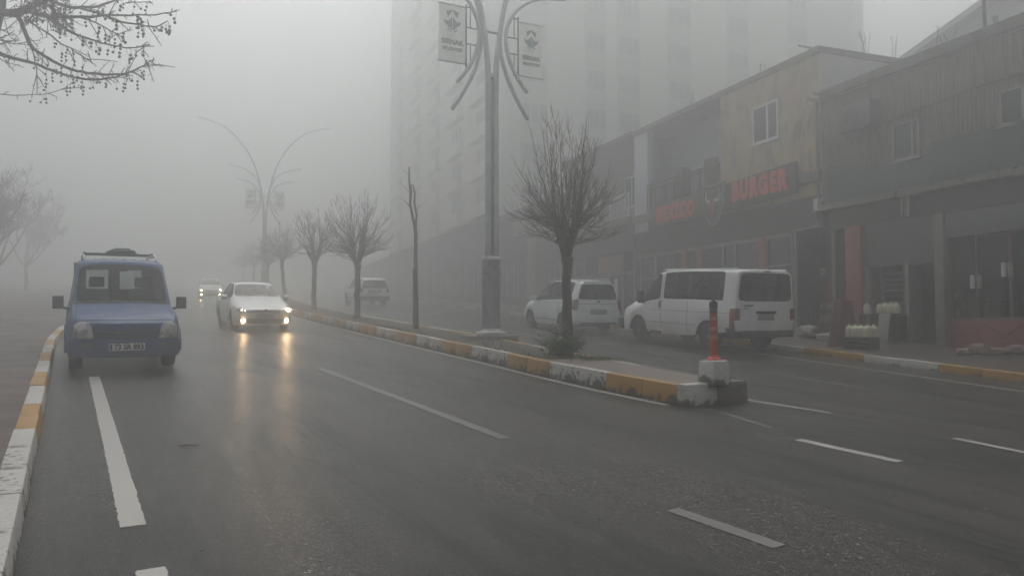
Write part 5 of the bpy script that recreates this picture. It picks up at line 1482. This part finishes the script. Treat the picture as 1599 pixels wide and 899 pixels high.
m = MB(); m.prism([(ce+x, .242, zc_+z) for x, z in ((-.2,.10),(-.30,.02),(-.17,-.02),(-.13,-.36),(-.07,-.50),(.07,-.50),(.13,-.36),(.17,-.02),(.30,.02),(.2,.10),(0,.14))], (0,.03,0))
m.build('bull_head', M('bull_red', (.34,.07,.055), (.26,.06,.05), 6, .5), em)

# ---- next: olive house with a pale railing, then a low block and the tower ------------------
B0 = empty('balcony_house', mat=FMX); tag(B0, 'greyish two-storey house with a pale balcony railing left of the burger restaurant', 'building')
a0, a1 = 16.0, 23.6
m = MB(); m.box(a0, a1, -11, -1.2, -1.5, 8.6); m.box(a1-.3, a1, -1.2, 0, -1.5, 8.6); m.build('wall', MT['wall_olive'], B0)
m = MB(); m.box(a0, a1+.1, -11.1, .15, 8.62, 8.82); m.build('roof_slab', MT['roof_edge'], B0, bevel=.02)
m = MB(); m.box(a0, a1, -1.2, .3, 4.5, 4.85); m.build('balcony_slab', MT['concrete'], B0, bevel=.02)
railing(B0, a0+.05, a1-.1, .22, 4.86, 5.98, .15, MT['frame_white'], r_=.012)
window(B0, 17.5, 18.9, 5.7, 7.2, -1.19, MT['frame_white'], MT['window_dark'], (.5,), depth=.06); window(B0, 20.5, 21.5, 4.9, 7.0, -1.19, MT['frame_grey'], MT['window_dark'], (.5,), depth=.06, name='balcony_door', sill=False)
m = MB(); m.box(a0, a1, -.3, .0, 3.3, 4.49); m.build('fascia', MT['frame_dark'], B0)
m = MB()
for a in (16.1, 17.2, 18.6, 19.9, 21.2, 22.4): m.box(a-.06, a+.06, -.2, -.05, gf(a), 3.3)
m.box(a0, a1-.3, -.2, -.06, 2.3, 2.4); m.build('shopfront_frame', MT['frame_grey'], B0)
gp = MB(); gp.box(a0+.1, a1-.4, -.13, -.12, gf(20)-.2, 3.29); gp.build('shop_window', MT['glass_house'], B0)
m = MB(); m.box(17.3, 18.5, -.10, -.06, 2.42, 3.25); m.box(18.7, 19.8, -.10, -.06, 2.42, 3.25); m.build('poster_panel', M('faded_poster', (.34,.20,.15), (.28,.19,.16), 4, .6), B0)
m = MB(); m.box(17.75, 18.05, -.10, -.07, 1.2, 2.1); m.build('notice', MT['frame_white'], B0)
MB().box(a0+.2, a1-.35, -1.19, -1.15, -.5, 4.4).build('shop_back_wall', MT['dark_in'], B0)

BL = empty('low_shop_block', mat=FMX); tag(BL, 'dim low grey shop block between the balcony house and tower, behind the lamp column', 'building')
l0, l1 = 23.8, 35.6
m = MB(); m.box(l0, l1, -10, -.2, -1, 6.9); m.build('wall', stained('grey_render', (.16,.155,.15), (.18,.175,.165), (.11,.11,.105)), BL)
m = MB(); m.box(l0-.1, l1, -10.1, .35, 6.9, 7.15); m.build('roof_slab', MT['roof_edge'], BL, bevel=.02)
m = MB(); a = FPX(838, 350)[0]; b = FPX(802, 350)[0]; m.box(a, b, -.19, .05, 5.6, 6.75); m.build('sign_panel', M('cream_panel', (.42,.40,.30), (.36,.34,.26), 4, .6), BL)
m = MB(); m.box(28.3, 29.6, -.19, -.1, gf(29)+.1, 5.2); m.build('pale_door', M('cream_door', (.40,.38,.30), (.33,.31,.25), 4, .6), BL)
for a in (24.6, 31.3, 33.4): window(BL, a, a+1.5, gf(a)+.5, gf(a)+2.6, -.19, MT['frame_grey'], MT['window_dark'], (.5,), depth=.08, sill=False, name='shop_window')

TW = empty('apartment_tower', mat=FMX); tag(TW, 'high pale apartment tower with window columns, fading into the fog', 'building')
t0, t1 = 36.0, 75.0; ty = -.6; tr = -34.2; ZT = 41.0
MT['tower'] = stained('tower_render', (.82,.815,.77), (.80,.79,.75), (.72,.71,.68), sc=.5, amt=.6)
MT['tower_shade_panel'] = stained('tower_shade_panel', (.60,.63,.59), (.62,.65,.60), (.54,.56,.53), sc=.5, amt=.6)
MT['tower_pane'] = M('haze_pale_pane', (.40,.42,.42), (.32,.34,.34), 1.2, .15)  # panes lightened so their colour carries extra fog haze
m = MB(); m.box(t0, t1, tr, ty, 7.3, ZT); m.build('wall', MT['tower'], TW)
m = MB(); m.box(t0-.35, 90, tr, .35, -.5, 7.0); m.build('podium', M('dark_podium', (.16,.155,.15), (.19,.185,.18), 2, .8), TW)
m = MB(); m.box(t0-.45, 90, tr, .8, 7.0, 7.3); m.build('podium_roof', MT['roof_edge'], TW)
p0 = None
cols = [(-3.2, 1.9), (-8.2, 1.5), (-11.0, 1.7), (-15.5, 1.9), (-21, 1.9), (-27, 1.9)]
m = MB()
for c, wd in cols: m.box(t0-.06, t0-.002, c-wd/2-.12, c+wd/2+.12, 7.4, ZT-.3)  # pale green panel strips, toned darker to stand in for loggia recess shade
m.build('shade_panel_strip', MT['tower_shade_panel'], TW)
for fl_ in range(7):
    z = 8.3 + fl_*2.95
    for c, wd in cols:
        if p0 is None:
            p0 = window(TW, -.95, .95, -.75, .75, 0, MT['frame_white'], MT['tower_pane'], (.33,.66), axis='x', sgn=-1, depth=.09); o = p0
        else: o = copy_tree(p0, TW)
        o.location = (t0-.061, c, z+.9); o.scale = (1, wd/1.9, 1)
# street side: loggias with slab bands
m = MB(); mb = MB()
for fl_ in range(9):
    z = 7.9 + fl_*2.95
    for k in (40.0, 47.0, 54.0, 61.5, 69.5): mb = MB(); mb.box(k-2.0, k+2.0, ty+.001, ty+.6, z, z+.18); mb.box(k-2.0, k+2.0, ty+.53, ty+.6, z+.18, z+1.0); mb.build('balcony', MT['tower'], TW)
pw = None
for fl_ in range(9):
    z = 8.1 + fl_*2.95
    for k in (40.0, 47.0, 54.0, 61.5, 69.5):
        if pw is None: pw = window(TW, -1.3, 1.3, 0, 2.2, 0, MT['frame_grey'], MT['tower_pane'], (.5,), depth=.06, sill=False, name='balcony_door'); o = pw
        else: o = copy_tree(pw, TW)
        o.location = (k, ty+.002, z)
for k in (38, 43, 48, 53, 58, 63): window(TW, k, k+3.2, gf(k, .4)+.4, gf(k, .4)+2.8, .352, MT['frame_grey'], MT['window_dark'], (.33,.66), depth=.08, sill=False, name='shop_window')

# ---- roof of a house standing behind, seen over the nearest parapet ----------------------
r1 = FPX(1392, 98, -9); r2 = FPX(1530, 0, -9)
HB = empty('pitched_roof_house', mat=FMX); tag(HB, 'pale sloping roof showing above the nearest parapet at the upper right corner', 'house')
sl = (r2[1]-r1[1])/(r2[0]-r1[0]); kk = -9.0
m = MB(); ridge = r1[1] + sl*(kk - r1[0]); m.prism([(r1[0]+1.5, -9, r1[1]+sl*1.5), (kk, -9, ridge), (kk, -9, ridge-.25), (r1[0]+1.5, -9, r1[1]+sl*1.5-.25)], (0,-12,0)); m.build('roof', MT['wall_pale'], HB)
m = MB(); m.prism([(r1[0]+.2, -9.4, r1[1]+sl*.2-.3), (kk, -9.4, ridge-.3), (kk, -9.4, 0), (r1[0]+.2, -9.4, 0)], (0,-11,0)); m.build('wall', MT['wall_pale'], HB)

# ---- things fixed to the nearest building ---------------------------------------------------
AC = empty('air_conditioner', mat=FMX @ Matrix.Translation((2.25, .0, 5.62))); tag(AC, 'grimy air conditioner on a bracket high on the brown cladding', 'air conditioner')
MB().box(-.55, .55, .06, .42, .05, .80).build('casing', M('ac_casing', (.13,.125,.115), (.095,.09,.085), 5, .55), AC, bevel=.02)
m = MB(); m.lathe([(.30,0),(.30,.012),(.0,.014)], 24, 'y', (.12,.425,.42)); m.build('fan_grille', MT['black_plastic'], AC)
m = MB(); m.tube([(-.5,0,.0),(-.5,.5,.02)], .02, 5); m.tube([(.5,0,0),(.5,.5,.02)], .02, 5); m.tube([(-.5,0,-.3),(-.5,.45,.0)], .016, 5); m.tube([(.5,0,-.3),(.5,.45,0)], .016, 5); m.box(-.6,.6,.46,.50,-.02,.03); m.build('bracket', MT['rust'], AC)
k_, z_ = FPX(1538, 40, -.2)
AN = empty('antenna_mast', mat=FMX @ Matrix.Translation((k_, -.2, 7.30))); tag(AN, 'thin grey mast standing on the nearest roof edge', 'mast')
MB().tube([(0,0,-.05),(.02,0,1.2),(.08,0,2.6)], [.045,.04,.03], 8).build('pole', MT['steel_dark'], AN)
MB().lathe([(.09,-.02),(.09,.03),(.05,.05)], 10).build('foot', MT['steel_dark'], AN)
k_, z_ = FPX(1554, 33, -.2)
CP = empty('chimney_pipe', mat=FMX @ Matrix.Translation((k_, -.2, 7.30))); tag(CP, 'short stubby pipe beside the thin mast on the roof edge', 'pipe')
MB().tube([(0,0,-.05),(0,0,.24)], .055, 10).build('pipe', MT['frame_grey'], CP); MB().lathe([(.075,.235),(.075,.27),(.05,.29)], 10).build('cap', MT['frame_grey'], CP)
# tarpaulin hanging from the upper wall over the canopy
top = [(1293,258),(1318,262),(1345,261),(1372,257),(1400,254),(1425,250),(1444,247),(1452,224),(1475,217),(1502,211),(1530,205),(1565,193),(1599,184)]
TA = MB(); rows = 7; pts = []
tk = [FPX(a, b, .08) for a, b in top]; tk = tk + [(-4.2, tk[-1][1]+.05), (-7.5, tk[-1][1]-.1)]
dense = []
for (a, b), (c, d) in zip(tk, tk[1:]):
    for q in range(4): dense.append((a+(c-a)*q/4, b+(d-b)*q/4))
dense.append(tk[-1]); rt = random.Random(9)
for i, (k, z) in enumerate(dense):
    zb = 3.66
    for r_ in range(rows):
        t = r_/(rows-1); sag = .05*math.sin(k*5.1+r_)*t*(1-t)*3
        pts.append((k, .07 + .14*t + .035*math.sin(k*7+t*2.2) + sag, z + (zb-z)*t + (rt.uniform(-.015,.015) if r_ == 0 else 0)))
n = len(dense)
fs = [(i*rows+r_, (i+1)*rows+r_, (i+1)*rows+r_+1, i*rows+r_+1) for i in range(n-1) for r_ in range(rows-1)]
TA.add(pts, fs); TA.add([(a, b-.012, c) for a, b, c in pts], [tuple(reversed(f)) for f in fs])
o = TA.build('tarpaulin', MT['tarp'], smooth='all', recalc=False); o.matrix_world = FMX; tag(o, 'dark green tarpaulin hung along the canopy of the nearest building', 'tarpaulin')
# small meter box
k_, z_ = FPX(1277, 320, .08); MBX = empty('meter_box', mat=FMX @ Matrix.Translation((k_, .1, z_))); tag(MBX, 'small white box at the end of the canopy beside the drain pipe', 'box')
MB().box(-.10,.10,-.08,.08,-.2,.2).build('casing', MT['frame_white'], MBX, bevel=.02); MB().tube([(0,0,-.2),(0,0,-.42)], .02, 6).build('conduit', MT['frame_grey'], MBX)
k_, z_ = FPX(1285, 424, -1.2); SW = empty('switch_box', mat=FMX @ Matrix.Translation((k_, -1.2, z_))); tag(SW, 'tiny white switch box on the dark recess wall right of the minibus', 'box')
MB().box(-.09,.09,-.06,.05,-.12,.12).build('casing', MT['frame_white'], SW, bevel=.015)
MB().box(-.03,.03,.05,.065,-.04,.04).build('switch', MT['grey_plastic'], SW)
# ------------------------------------------------------------------ vehicles in place
def place(px, py, az, px2=None): h = hit(px, py); return (h.x, h.y)
x, y = xy(14.95 + 1.33, .84); blue_van(on_ground(x, y, 150))
x, y = xy(23.75 + .84 + .9, 5.1)
sd, _ = sedan(on_ground(x, y, 151.5), 'pale sedan driving towards the camera with headlight and fog lights on', 'near')
P = hit(323, 467); fs_ = copy_tree(sd); fs_['label'] = 'faint distant car with two lit headlights behind the sedan, near the blue van'
fs_.matrix_world = on_ground(P.x - .5, P.y + 1.8, 157); tag(sd, group='oncoming cars with lights on'); tag(fs_, group='oncoming cars with lights on')
def brighten(o):
    for c in o.children_recursive:
        if c.type == 'MESH' and c.name.split('.')[0] in ('lamp_bulb', 'fog_light', 'side_lamp'):
            c.data = c.data.copy(); c.data.materials[0] = MT['glow_far'] if c.name.startswith('lamp_bulb') else MT['glow_fog']
brighten(fs_)
minibus(on_ground((4.82+3.5)/2 + .95, (19.43+22.08)/2 + .38, -26.5))
a, b = hit(829, 513), hit(890, 519)
minivan(on_ground(1.93, 27.0, -24))
P = hit(574, 479); offroader(on_ground(P.x - .45, P.y + 1.6, -24))

# bundle on the roof rack
lo = empty('rack_bundle'); vroot = bpy.data.objects['parked_van']
lo.matrix_world = vroot.matrix_world @ Matrix.Translation((-1.35, .10, 2.005)); tag(lo, 'dark covered bundle lying on the roof rack of the blue van', 'bundle')
bm = bmesh.new(); bmesh.ops.create_icosphere(bm, subdivisions=3, radius=1)
rb = random.Random(2)
from mathutils import noise as mn
for v in bm.verts:
    n_ = mn.noise(v.co*2.1) * .28; v.co = Vector((v.co.x*.40, v.co.y*.27, v.co.z*.075))*(1+n_); v.co.z = max(v.co.z, -.03) + .05
me = bpy.data.meshes.new('cover'); bm.to_mesh(me); bm.free(); mesh_obj('cover', me, MT['seat_fabric'], lo)
MB().tube([(.1,-.28,.02),(.1,-.12,.125),(.1,.12,.13),(.1,.27,.02)], .012, 5).build('strap', MT['black_plastic'], lo)

# ------------------------------------------------------------------ flexible bollard on its painted block
h = hit(1119, 600, .28); az_ = -29
bo = empty('delineator_post', mat=upright(h.x, h.y + .12, az_, .28)); tag(bo, 'red plastic delineator post on a chipped white block at the median nose', 'bollard')
blk = MB(); blk.hexa([(-.16,-.17,-.03),(.16,-.17,-.03),(.16,.17,-.03),(-.16,.17,-.03)], [(-.135,-.14,.32),(.14,-.15,.30),(.14,.15,.31),(-.135,.14,.32)])
blk.build('base_block', MT['block_white'], bo, bevel=.025, bseg=3)
MB().lathe([(.10,.30),(.095,.335),(.06,.36),(.055,.40)], 20).build('foot', MT['sign_red'], bo, smooth=True)
MT['post_red'] = M('post_red', (.40,.05,.028), (.32,.05,.035), 9, .45, dirt=(.2,.08,.06))
tb = MB(); tb.lathe([(.056,.36),(.054,.7),(.050,1.02)], 20); tb.build('tube', MT['post_red'], bo, smooth=True)
for z, mt in ((.60, 'post_band'), (.72, 'post_band'), (.86, 'post_band')):
    if mt not in MT: MT[mt] = M('reflective_band', (.46,.25,.20), (.38,.20,.16), 10, .35)
    MB().lathe([(.0575,z),(.0575,z+.045)], 20).build('reflective_band', MT[mt], bo, smooth=True)
MB().lathe([(.053,.95),(.053,1.02),(.05,1.03)], 20).build('grey_collar', MT['grey_plastic'], bo, smooth=True)
MB().lathe([(.058,1.03),(.058,1.10),(.05,1.115),(.025,1.12),(.025,1.14),(.015,1.145)], 20).build('cap', MT['black_plastic'], bo, smooth=True)

# ------------------------------------------------------------------ goods in front of the shops
MT['jug'] = M('cream_plastic', (.62,.60,.44), (.54,.52,.38), 6, .4)
MT['jug_cap'] = M('jug_cap', (.50,.48,.40), (.4,.38,.3), 6, .5)
MT['crate'] = M('black_crate', (.022,.022,.022), (.035,.034,.033), 9, .6)
def fgz(px, py, up=.145): h = hit(px, py, up); return (h.x, h.y)
def jug_proto():
    r_ = empty('plastic_jug'); m = MB()
    m.lathe([(.085,0),(.095,.01),(.098,.06),(.092,.09),(.098,.12),(.098,.20),(.085,.245),(.05,.275),(.032,.285),(.03,.30)], 14)
    m.build('body', MT['jug'], r_, smooth='all'); MB().lathe([(.036,.296),(.036,.325),(.03,.33)], 12).build('cap', MT['jug_cap'], r_)
    m = MB(); m.tube([(.03,0,.29),(.085,0,.28),(.10,0,.22),(.095,0,.16)], .011, 6); m.build('handle', MT['jug'], r_); return r_
# front crate near the kerb
fx_, fy_ = fgz(1345, 545); F0 = Matrix.Translation((fx_, fy_, gz(fx_, fy_)+.145)) @ Matrix.Rotation(R(90+20.5), 4, 'Z')
CR = empty('black_crate', mat=F0); tag(CR, 'low black crate near the right kerb carrying cream plastic jugs', 'crate')
m = MB()
for a in (-.36, .36): m.box(a-.015, a+.015, -.2, .2, .0, .30)
for b_ in (-.2, .2):
    for z in (.02, .11, .20): m.box(-.345, .345, b_-.012, b_+.012, z, z+.06)
m.build('sides', MT['crate'], CR); MB().box(-.345, .345, -.187, .187, .255, .285).build('top', MT['crate'], CR)
proto = None; labs = ['first', 'second', 'third', 'fourth']
for i in range(4):
    for j in range(2):
        if proto is None: o = proto = jug_proto()
        else: o = copy_tree(proto)
        o.matrix_world = F0 @ Matrix.Translation((.27 - i*.185, .09 - j*.195, .286)) @ Matrix.Rotation(rb.uniform(0,6), 4, 'Z')
        tag(o, ('street-side cream jug, %s from the left on the black crate' if j == 0 else 'rear cream jug, %s from the left on the black crate') % labs[i], 'jug', 'cream jugs on the low black crate')
# table behind with four jugs, a pale board leaning on it
tk_, tz_ = FPX(1392, 490, .30); TBm = FMX @ Matrix.Translation((tk_+.1, .32, 0)); zt_ = tz_
TB = empty('dark_table', mat=TBm); tag(TB, 'dark table beside the shop door holding four cream jugs', 'table'); zg = gf(tk_, .3)
MB().box(-.45, .85, -.25, .25, zt_-.05, zt_).build('top', MT['crate'], TB, bevel=.008)
for a in (-.40, .80):
    for b_ in (-.2, .2): MB().box(a-.025, a+.025, b_-.025, b_+.025, zg, zt_-.052).build('leg', MT['crate'], TB)
MB().box(-.42, .82, -.22, -.19, zg+.1, zt_-.06).build('back_board', MT['crate'], TB)
for i in range(4):
    o = copy_tree(proto); o.matrix_world = TBm @ Matrix.Translation((.22 - i*.19, .05, zt_)) @ Matrix.Rotation(rb.uniform(0,6), 4, 'Z')
    tag(o, '%s cream jug from the left on the dark table by the shop door' % labs[i], 'jug', 'cream jugs on the dark table')
pb = empty('pale_board', mat=TBm @ Matrix.Translation((-.18, .34, zg))); tag(pb, 'upright pale grey board leaning against the dark table', 'board')
MB().hexa([(-.19,.08,0),(.19,.08,0),(.19,.10,0),(-.19,.10,0)], [(-.19,-.055,.80),(.19,-.055,.80),(.19,-.035,.80),(-.19,-.035,.80)]).build('sheet', M('pale_grey_sheet', (.27,.26,.26), (.22,.21,.21), 4, .6), pb, bevel=.005)
MB().box(-.195, .195, -.058, -.032, .80, .82).build('edge_strip', MT['frame_grey'], pb)
tn = copy_tree(proto); tn.matrix_world = TBm @ Matrix.Translation((.72, .02, zt_)); tn['label'] = 'lone whitish jug at the far left end of the dark table'; tn['category'] = 'jug'
if 'group' in tn: del tn['group']
# sacks and shelves of jars in the recess behind the minibus
def sack(px, py, sz, lab, mat, yoff=0, seed=0):
    x_, y_ = fgz(px, py); r_ = empty('sack', (x_, y_, gz(x_, y_)+.145)); tag(r_, lab, 'sack'); q = random.Random(seed)
    bm = bmesh.new(); bmesh.ops.create_cube(bm, size=1); bmesh.ops.subdivide_edges(bm, edges=bm.edges, cuts=6, use_grid_fill=True)
    for v in bm.verts:
        c = v.co.copy(); rr = c.length; sp = c.normalized()*.56; c = c.lerp(sp, .55); c += c.normalized()*(mn.noise(v.co*3+Vector((seed,0,0)))*.16 + mn.noise(v.co*8+Vector((seed,3,0)))*.09)
        v.co = Vector((c.x*sz[0], c.y*sz[1], max(0, (c.z+.5))*sz[2]))
    me = bpy.data.meshes.new('bag'); bm.to_mesh(me); bm.free(); mesh_obj('bag', me, mat, r_)
    MB().tube([(-sz[0]*.1,0,sz[2]*.97),(0,0,sz[2]*1.08),(sz[0]*.1,0,sz[2]*.97)], .02, 6).build('tied_neck', mat, r_)
    r_.rotation_euler = (0, 0, R(110)); return r_
MT['sack_white'] = M('woven_sack', (.40,.37,.32), (.28,.25,.22), 7, .8, bump=.3, bscale=20)
MT['sack_pink'] = M('pinkish_sack', (.30,.22,.20), (.20,.16,.15), 7, .8, bump=.4, bscale=12)
sack(1262, 527, (.6,.45,.34), 'pale sack standing on the pavement just right of the minibus', MT['sack_white'], seed=1)
sack(1293, 532, (.6,.4,.2), 'flat whitish sack lying between the pale sack and red netting', MT['sack_white'], seed=2)
for i, (px, s_) in enumerate(((1508, (.34,.28,.15)), (1530, (.40,.30,.24)), (1558, (.62,.32,.15)), (1588, (.45,.30,.2)))):
    sack(px, 552-i*.6+2, s_, ['small pinkish sack, leftmost under the red shop panel', 'fullest pinkish sack, second under the red shop panel', 'longest flat pinkish sack under the red shop panel', 'pinkish sack under the red shop panel at the right edge'][i], MT['sack_pink'], seed=5+i)['group'] = 'pinkish sacks below the red shop panel'
# red netting heap
x_, y_ = fgz(1318, 541); NE = empty('red_netting', (x_, y_, gz(x_, y_)+.145)); tag(NE, 'dark red netting draped in front of the red column', 'netting')
m = MB(); rn_ = random.Random(12); n1, n2 = 14, 10; V_ = []
for i in range(n1+1):
    for j in range(n2+1):
        u_, v_ = i/n1, j/n2; w_ = .42*(1 - .45*v_)
        a = math.pi*2*u_; V_.append((math.cos(a)*w_*(1+.12*math.sin(5*a)), math.sin(a)*w_*.6*(1+.12*math.sin(5*a)), 1.15*v_ + rn_.uniform(-.02,.02)))
m.add(V_, [(i*(n2+1)+j, (i+1)*(n2+1)+j, (i+1)*(n2+1)+j+1, i*(n2+1)+j+1) for i in range(n1) for j in range(n2)])
m.build('folds', M('red_net', (.14,.04,.038), (.09,.035,.033), 14, .85, bump=.6, bscale=60), NE, smooth='all'); NE.rotation_euler = (0,0,R(20))
MB().tube([(.2*math.cos(t), .12*math.sin(t), 1.16) for t in [2*math.pi*k/14 for k in range(15)]], .02, 5).build('rim_rope', MT['red_post'], NE)
# rack with jars
RKm = FMX @ Matrix.Translation((4.3, -.75, gf(4.4, -.75))); RK_ = empty('goods_rack', mat=RKm); tag(RK_, 'dim rack of jars in the recess behind the minibus', 'rack')
for z in (.35, .75): MB().box(-.75, .85, -.2, .2, z-.03, z).build('shelf', MT['crate'], RK_)
for a in (-.74, .84):
    for b_ in (-.18, .18): MB().box(a-.02, a+.02, b_-.02, b_+.02, 0, 1.1).build('post', MT['crate'], RK_)
MT['jar'] = M('dim_jar', (.24,.19,.16), (.17,.14,.12), 8, .35)
jar = None
for z, n_, wh in ((.35, 7, 'lower'), (.75, 7, 'upper')):
    for i in range(n_):
        if jar is None:
            jar = o = empty('jar'); MB().lathe([(.075,0),(.085,.02),(.085,.17),(.06,.2),(.055,.21)], 12).build('body', MT['jar'], o, smooth='all'); MB().lathe([(.062,.205),(.062,.24),(.05,.245)], 12).build('lid', MT['frame_grey'], o)
        else: o = copy_tree(jar)
        o.matrix_world = RKm @ Matrix.Translation((-.62 + i*.21, .05, z+.001)); tag(o, 'dim brown jar on the %s shelf of the recess rack' % wh, 'jar', 'jars on the %s shelf of the recess rack' % wh)
# shop window goods on the right
zs = .125
MB_ = FMX
def wm(px, py, y=-.3): k_, z_ = FPX(px, py, y); return k_, z_
LDG = None
m = MB(); m.box(K0+.5, -.4, -.8, -.25, .05, .115); m.build('window_ledge', MT['frame_dark'], B2)
for i, (px, py0, py1, lab) in enumerate(((1520, 430, 450, 'hanging white paper roll, left one on the first window post'), (1531, 430, 450, 'hanging white paper roll, right one on the first window post'),
                                         (1569, 411, 431, 'hanging white paper roll, left one on the second window post'), (1579, 411, 431, 'hanging white paper roll, right one on the second window post'))):
    k_, z_ = wm(px, (py0+py1)/2, -.06); o = empty('paper_roll', mat=FMX @ Matrix.Translation((k_, -.03, z_))); tag(o, lab, 'paper roll', 'paper rolls hanging in the shop window')
    MB().lathe([(.02,-.17),(.055,-.17),(.058,0),(.055,.17),(.02,.17)], 12).build('roll', MT['frame_white'] if i % 2 == 0 else MT['sack_white'], o, smooth=True)
    MB().tube([(0,0,.165),(0,0,.35)], .008, 5).build('cord', MT['steel_dark'], o)
k_, z_ = wm(1496, 497, -.45); o = empty('white_box', mat=FMX @ Matrix.Translation((k_, -.45, .117))); tag(o, 'plain white carton on the shop window ledge beside the column', 'carton')
MB().box(-.20,.20,-.12,.12,0,.24).build('carton', MT['sack_white'], o, bevel=.008); MB().box(-.205,.205,-.03,.03,.10,.245).build('tape', MT['frame_grey'], o)
for px, lab in ((1540, 'left fluted white vase in the shop window'), (1566, 'right fluted white vase in the shop window')):
    k_, z_ = wm(px, 497, -.4); o = empty('white_vase', mat=FMX @ Matrix.Translation((k_, -.4, .117))); tag(o, lab, 'vase', 'white vases on the window ledge')
    MB().lathe([(.05,0),(.06,.02),(.055,.1),(.07,.25),(.085,.42),(.09,.45)], 14).build('vessel', MT['sack_white'], o, smooth='all'); MB().lathe([(.092,.445),(.098,.46),(.09,.475)], 14).build('rim', MT['frame_white'], o)
for i, px in enumerate((1548, 1556)):
    k_, z_ = wm(px, 500, -.32); o = empty('wrapped_parcel', mat=FMX @ Matrix.Translation((k_, -.32, .117))); tag(o, ['whitish wrapped parcel beside the left vase', 'whitish wrapped parcel beside the right vase'][i], 'parcel')
    MB().box(-.09,.09,-.08,.08,0,.12).build('wrap', MT['sack_white'], o, bevel=.03, bseg=3); MB().tube([(-.09,0,.122),(.09,0,.122)], .008, 4).build('string', MT['frame_grey'], o)
k_, z_ = wm(1521, 480, -.5); o = empty('patterned_stand', mat=FMX @ Matrix.Translation((k_, -.5, .117))); tag(o, 'reddish patterned display stand behind the first window post', 'stand')
MB().box(-.15,.15,-.06,.06,0,.62).build('panel', M('pattern_red', (.20,.08,.07), (.30,.26,.24), 26, .6, lo=.5, hi=.54), o, bevel=.01); MB().box(-.17,.17,-.08,.08,.62,.65).build('top_rail', MT['frame_dark'], o)
for i, px in enumerate((1492, 1498)):
    k_, z_ = wm(px, 452, -.5); o = empty('white_candle', mat=FMX @ Matrix.Translation((k_, -.5, .62))); tag(o, ['left slim white candle on the window rack', 'right slim white candle on the window rack'][i], 'candle')
    MB().lathe([(.03,0),(.03,.16),(.01,.17)], 10).build('stick', MT['frame_white'], o); MB().tube([(0,0,.165),(0,0,.19)], .006, 4).build('wick', MT['black_plastic'], o)
k_, z_ = wm(1495, 470, -.5); o = empty('window_rack', mat=FMX @ Matrix.Translation((k_, -.5, .117))); tag(o, 'small dark rack behind the white carton carrying two candles', 'rack')
MB().box(-.2,.2,-.09,.09,.47,.50).build('shelf', MT['frame_grey'], o)
for a in (-.18, .18): MB().box(a-.012, a+.012, -.08, .08, 0, .468).build('post', MT['frame_grey'], o)
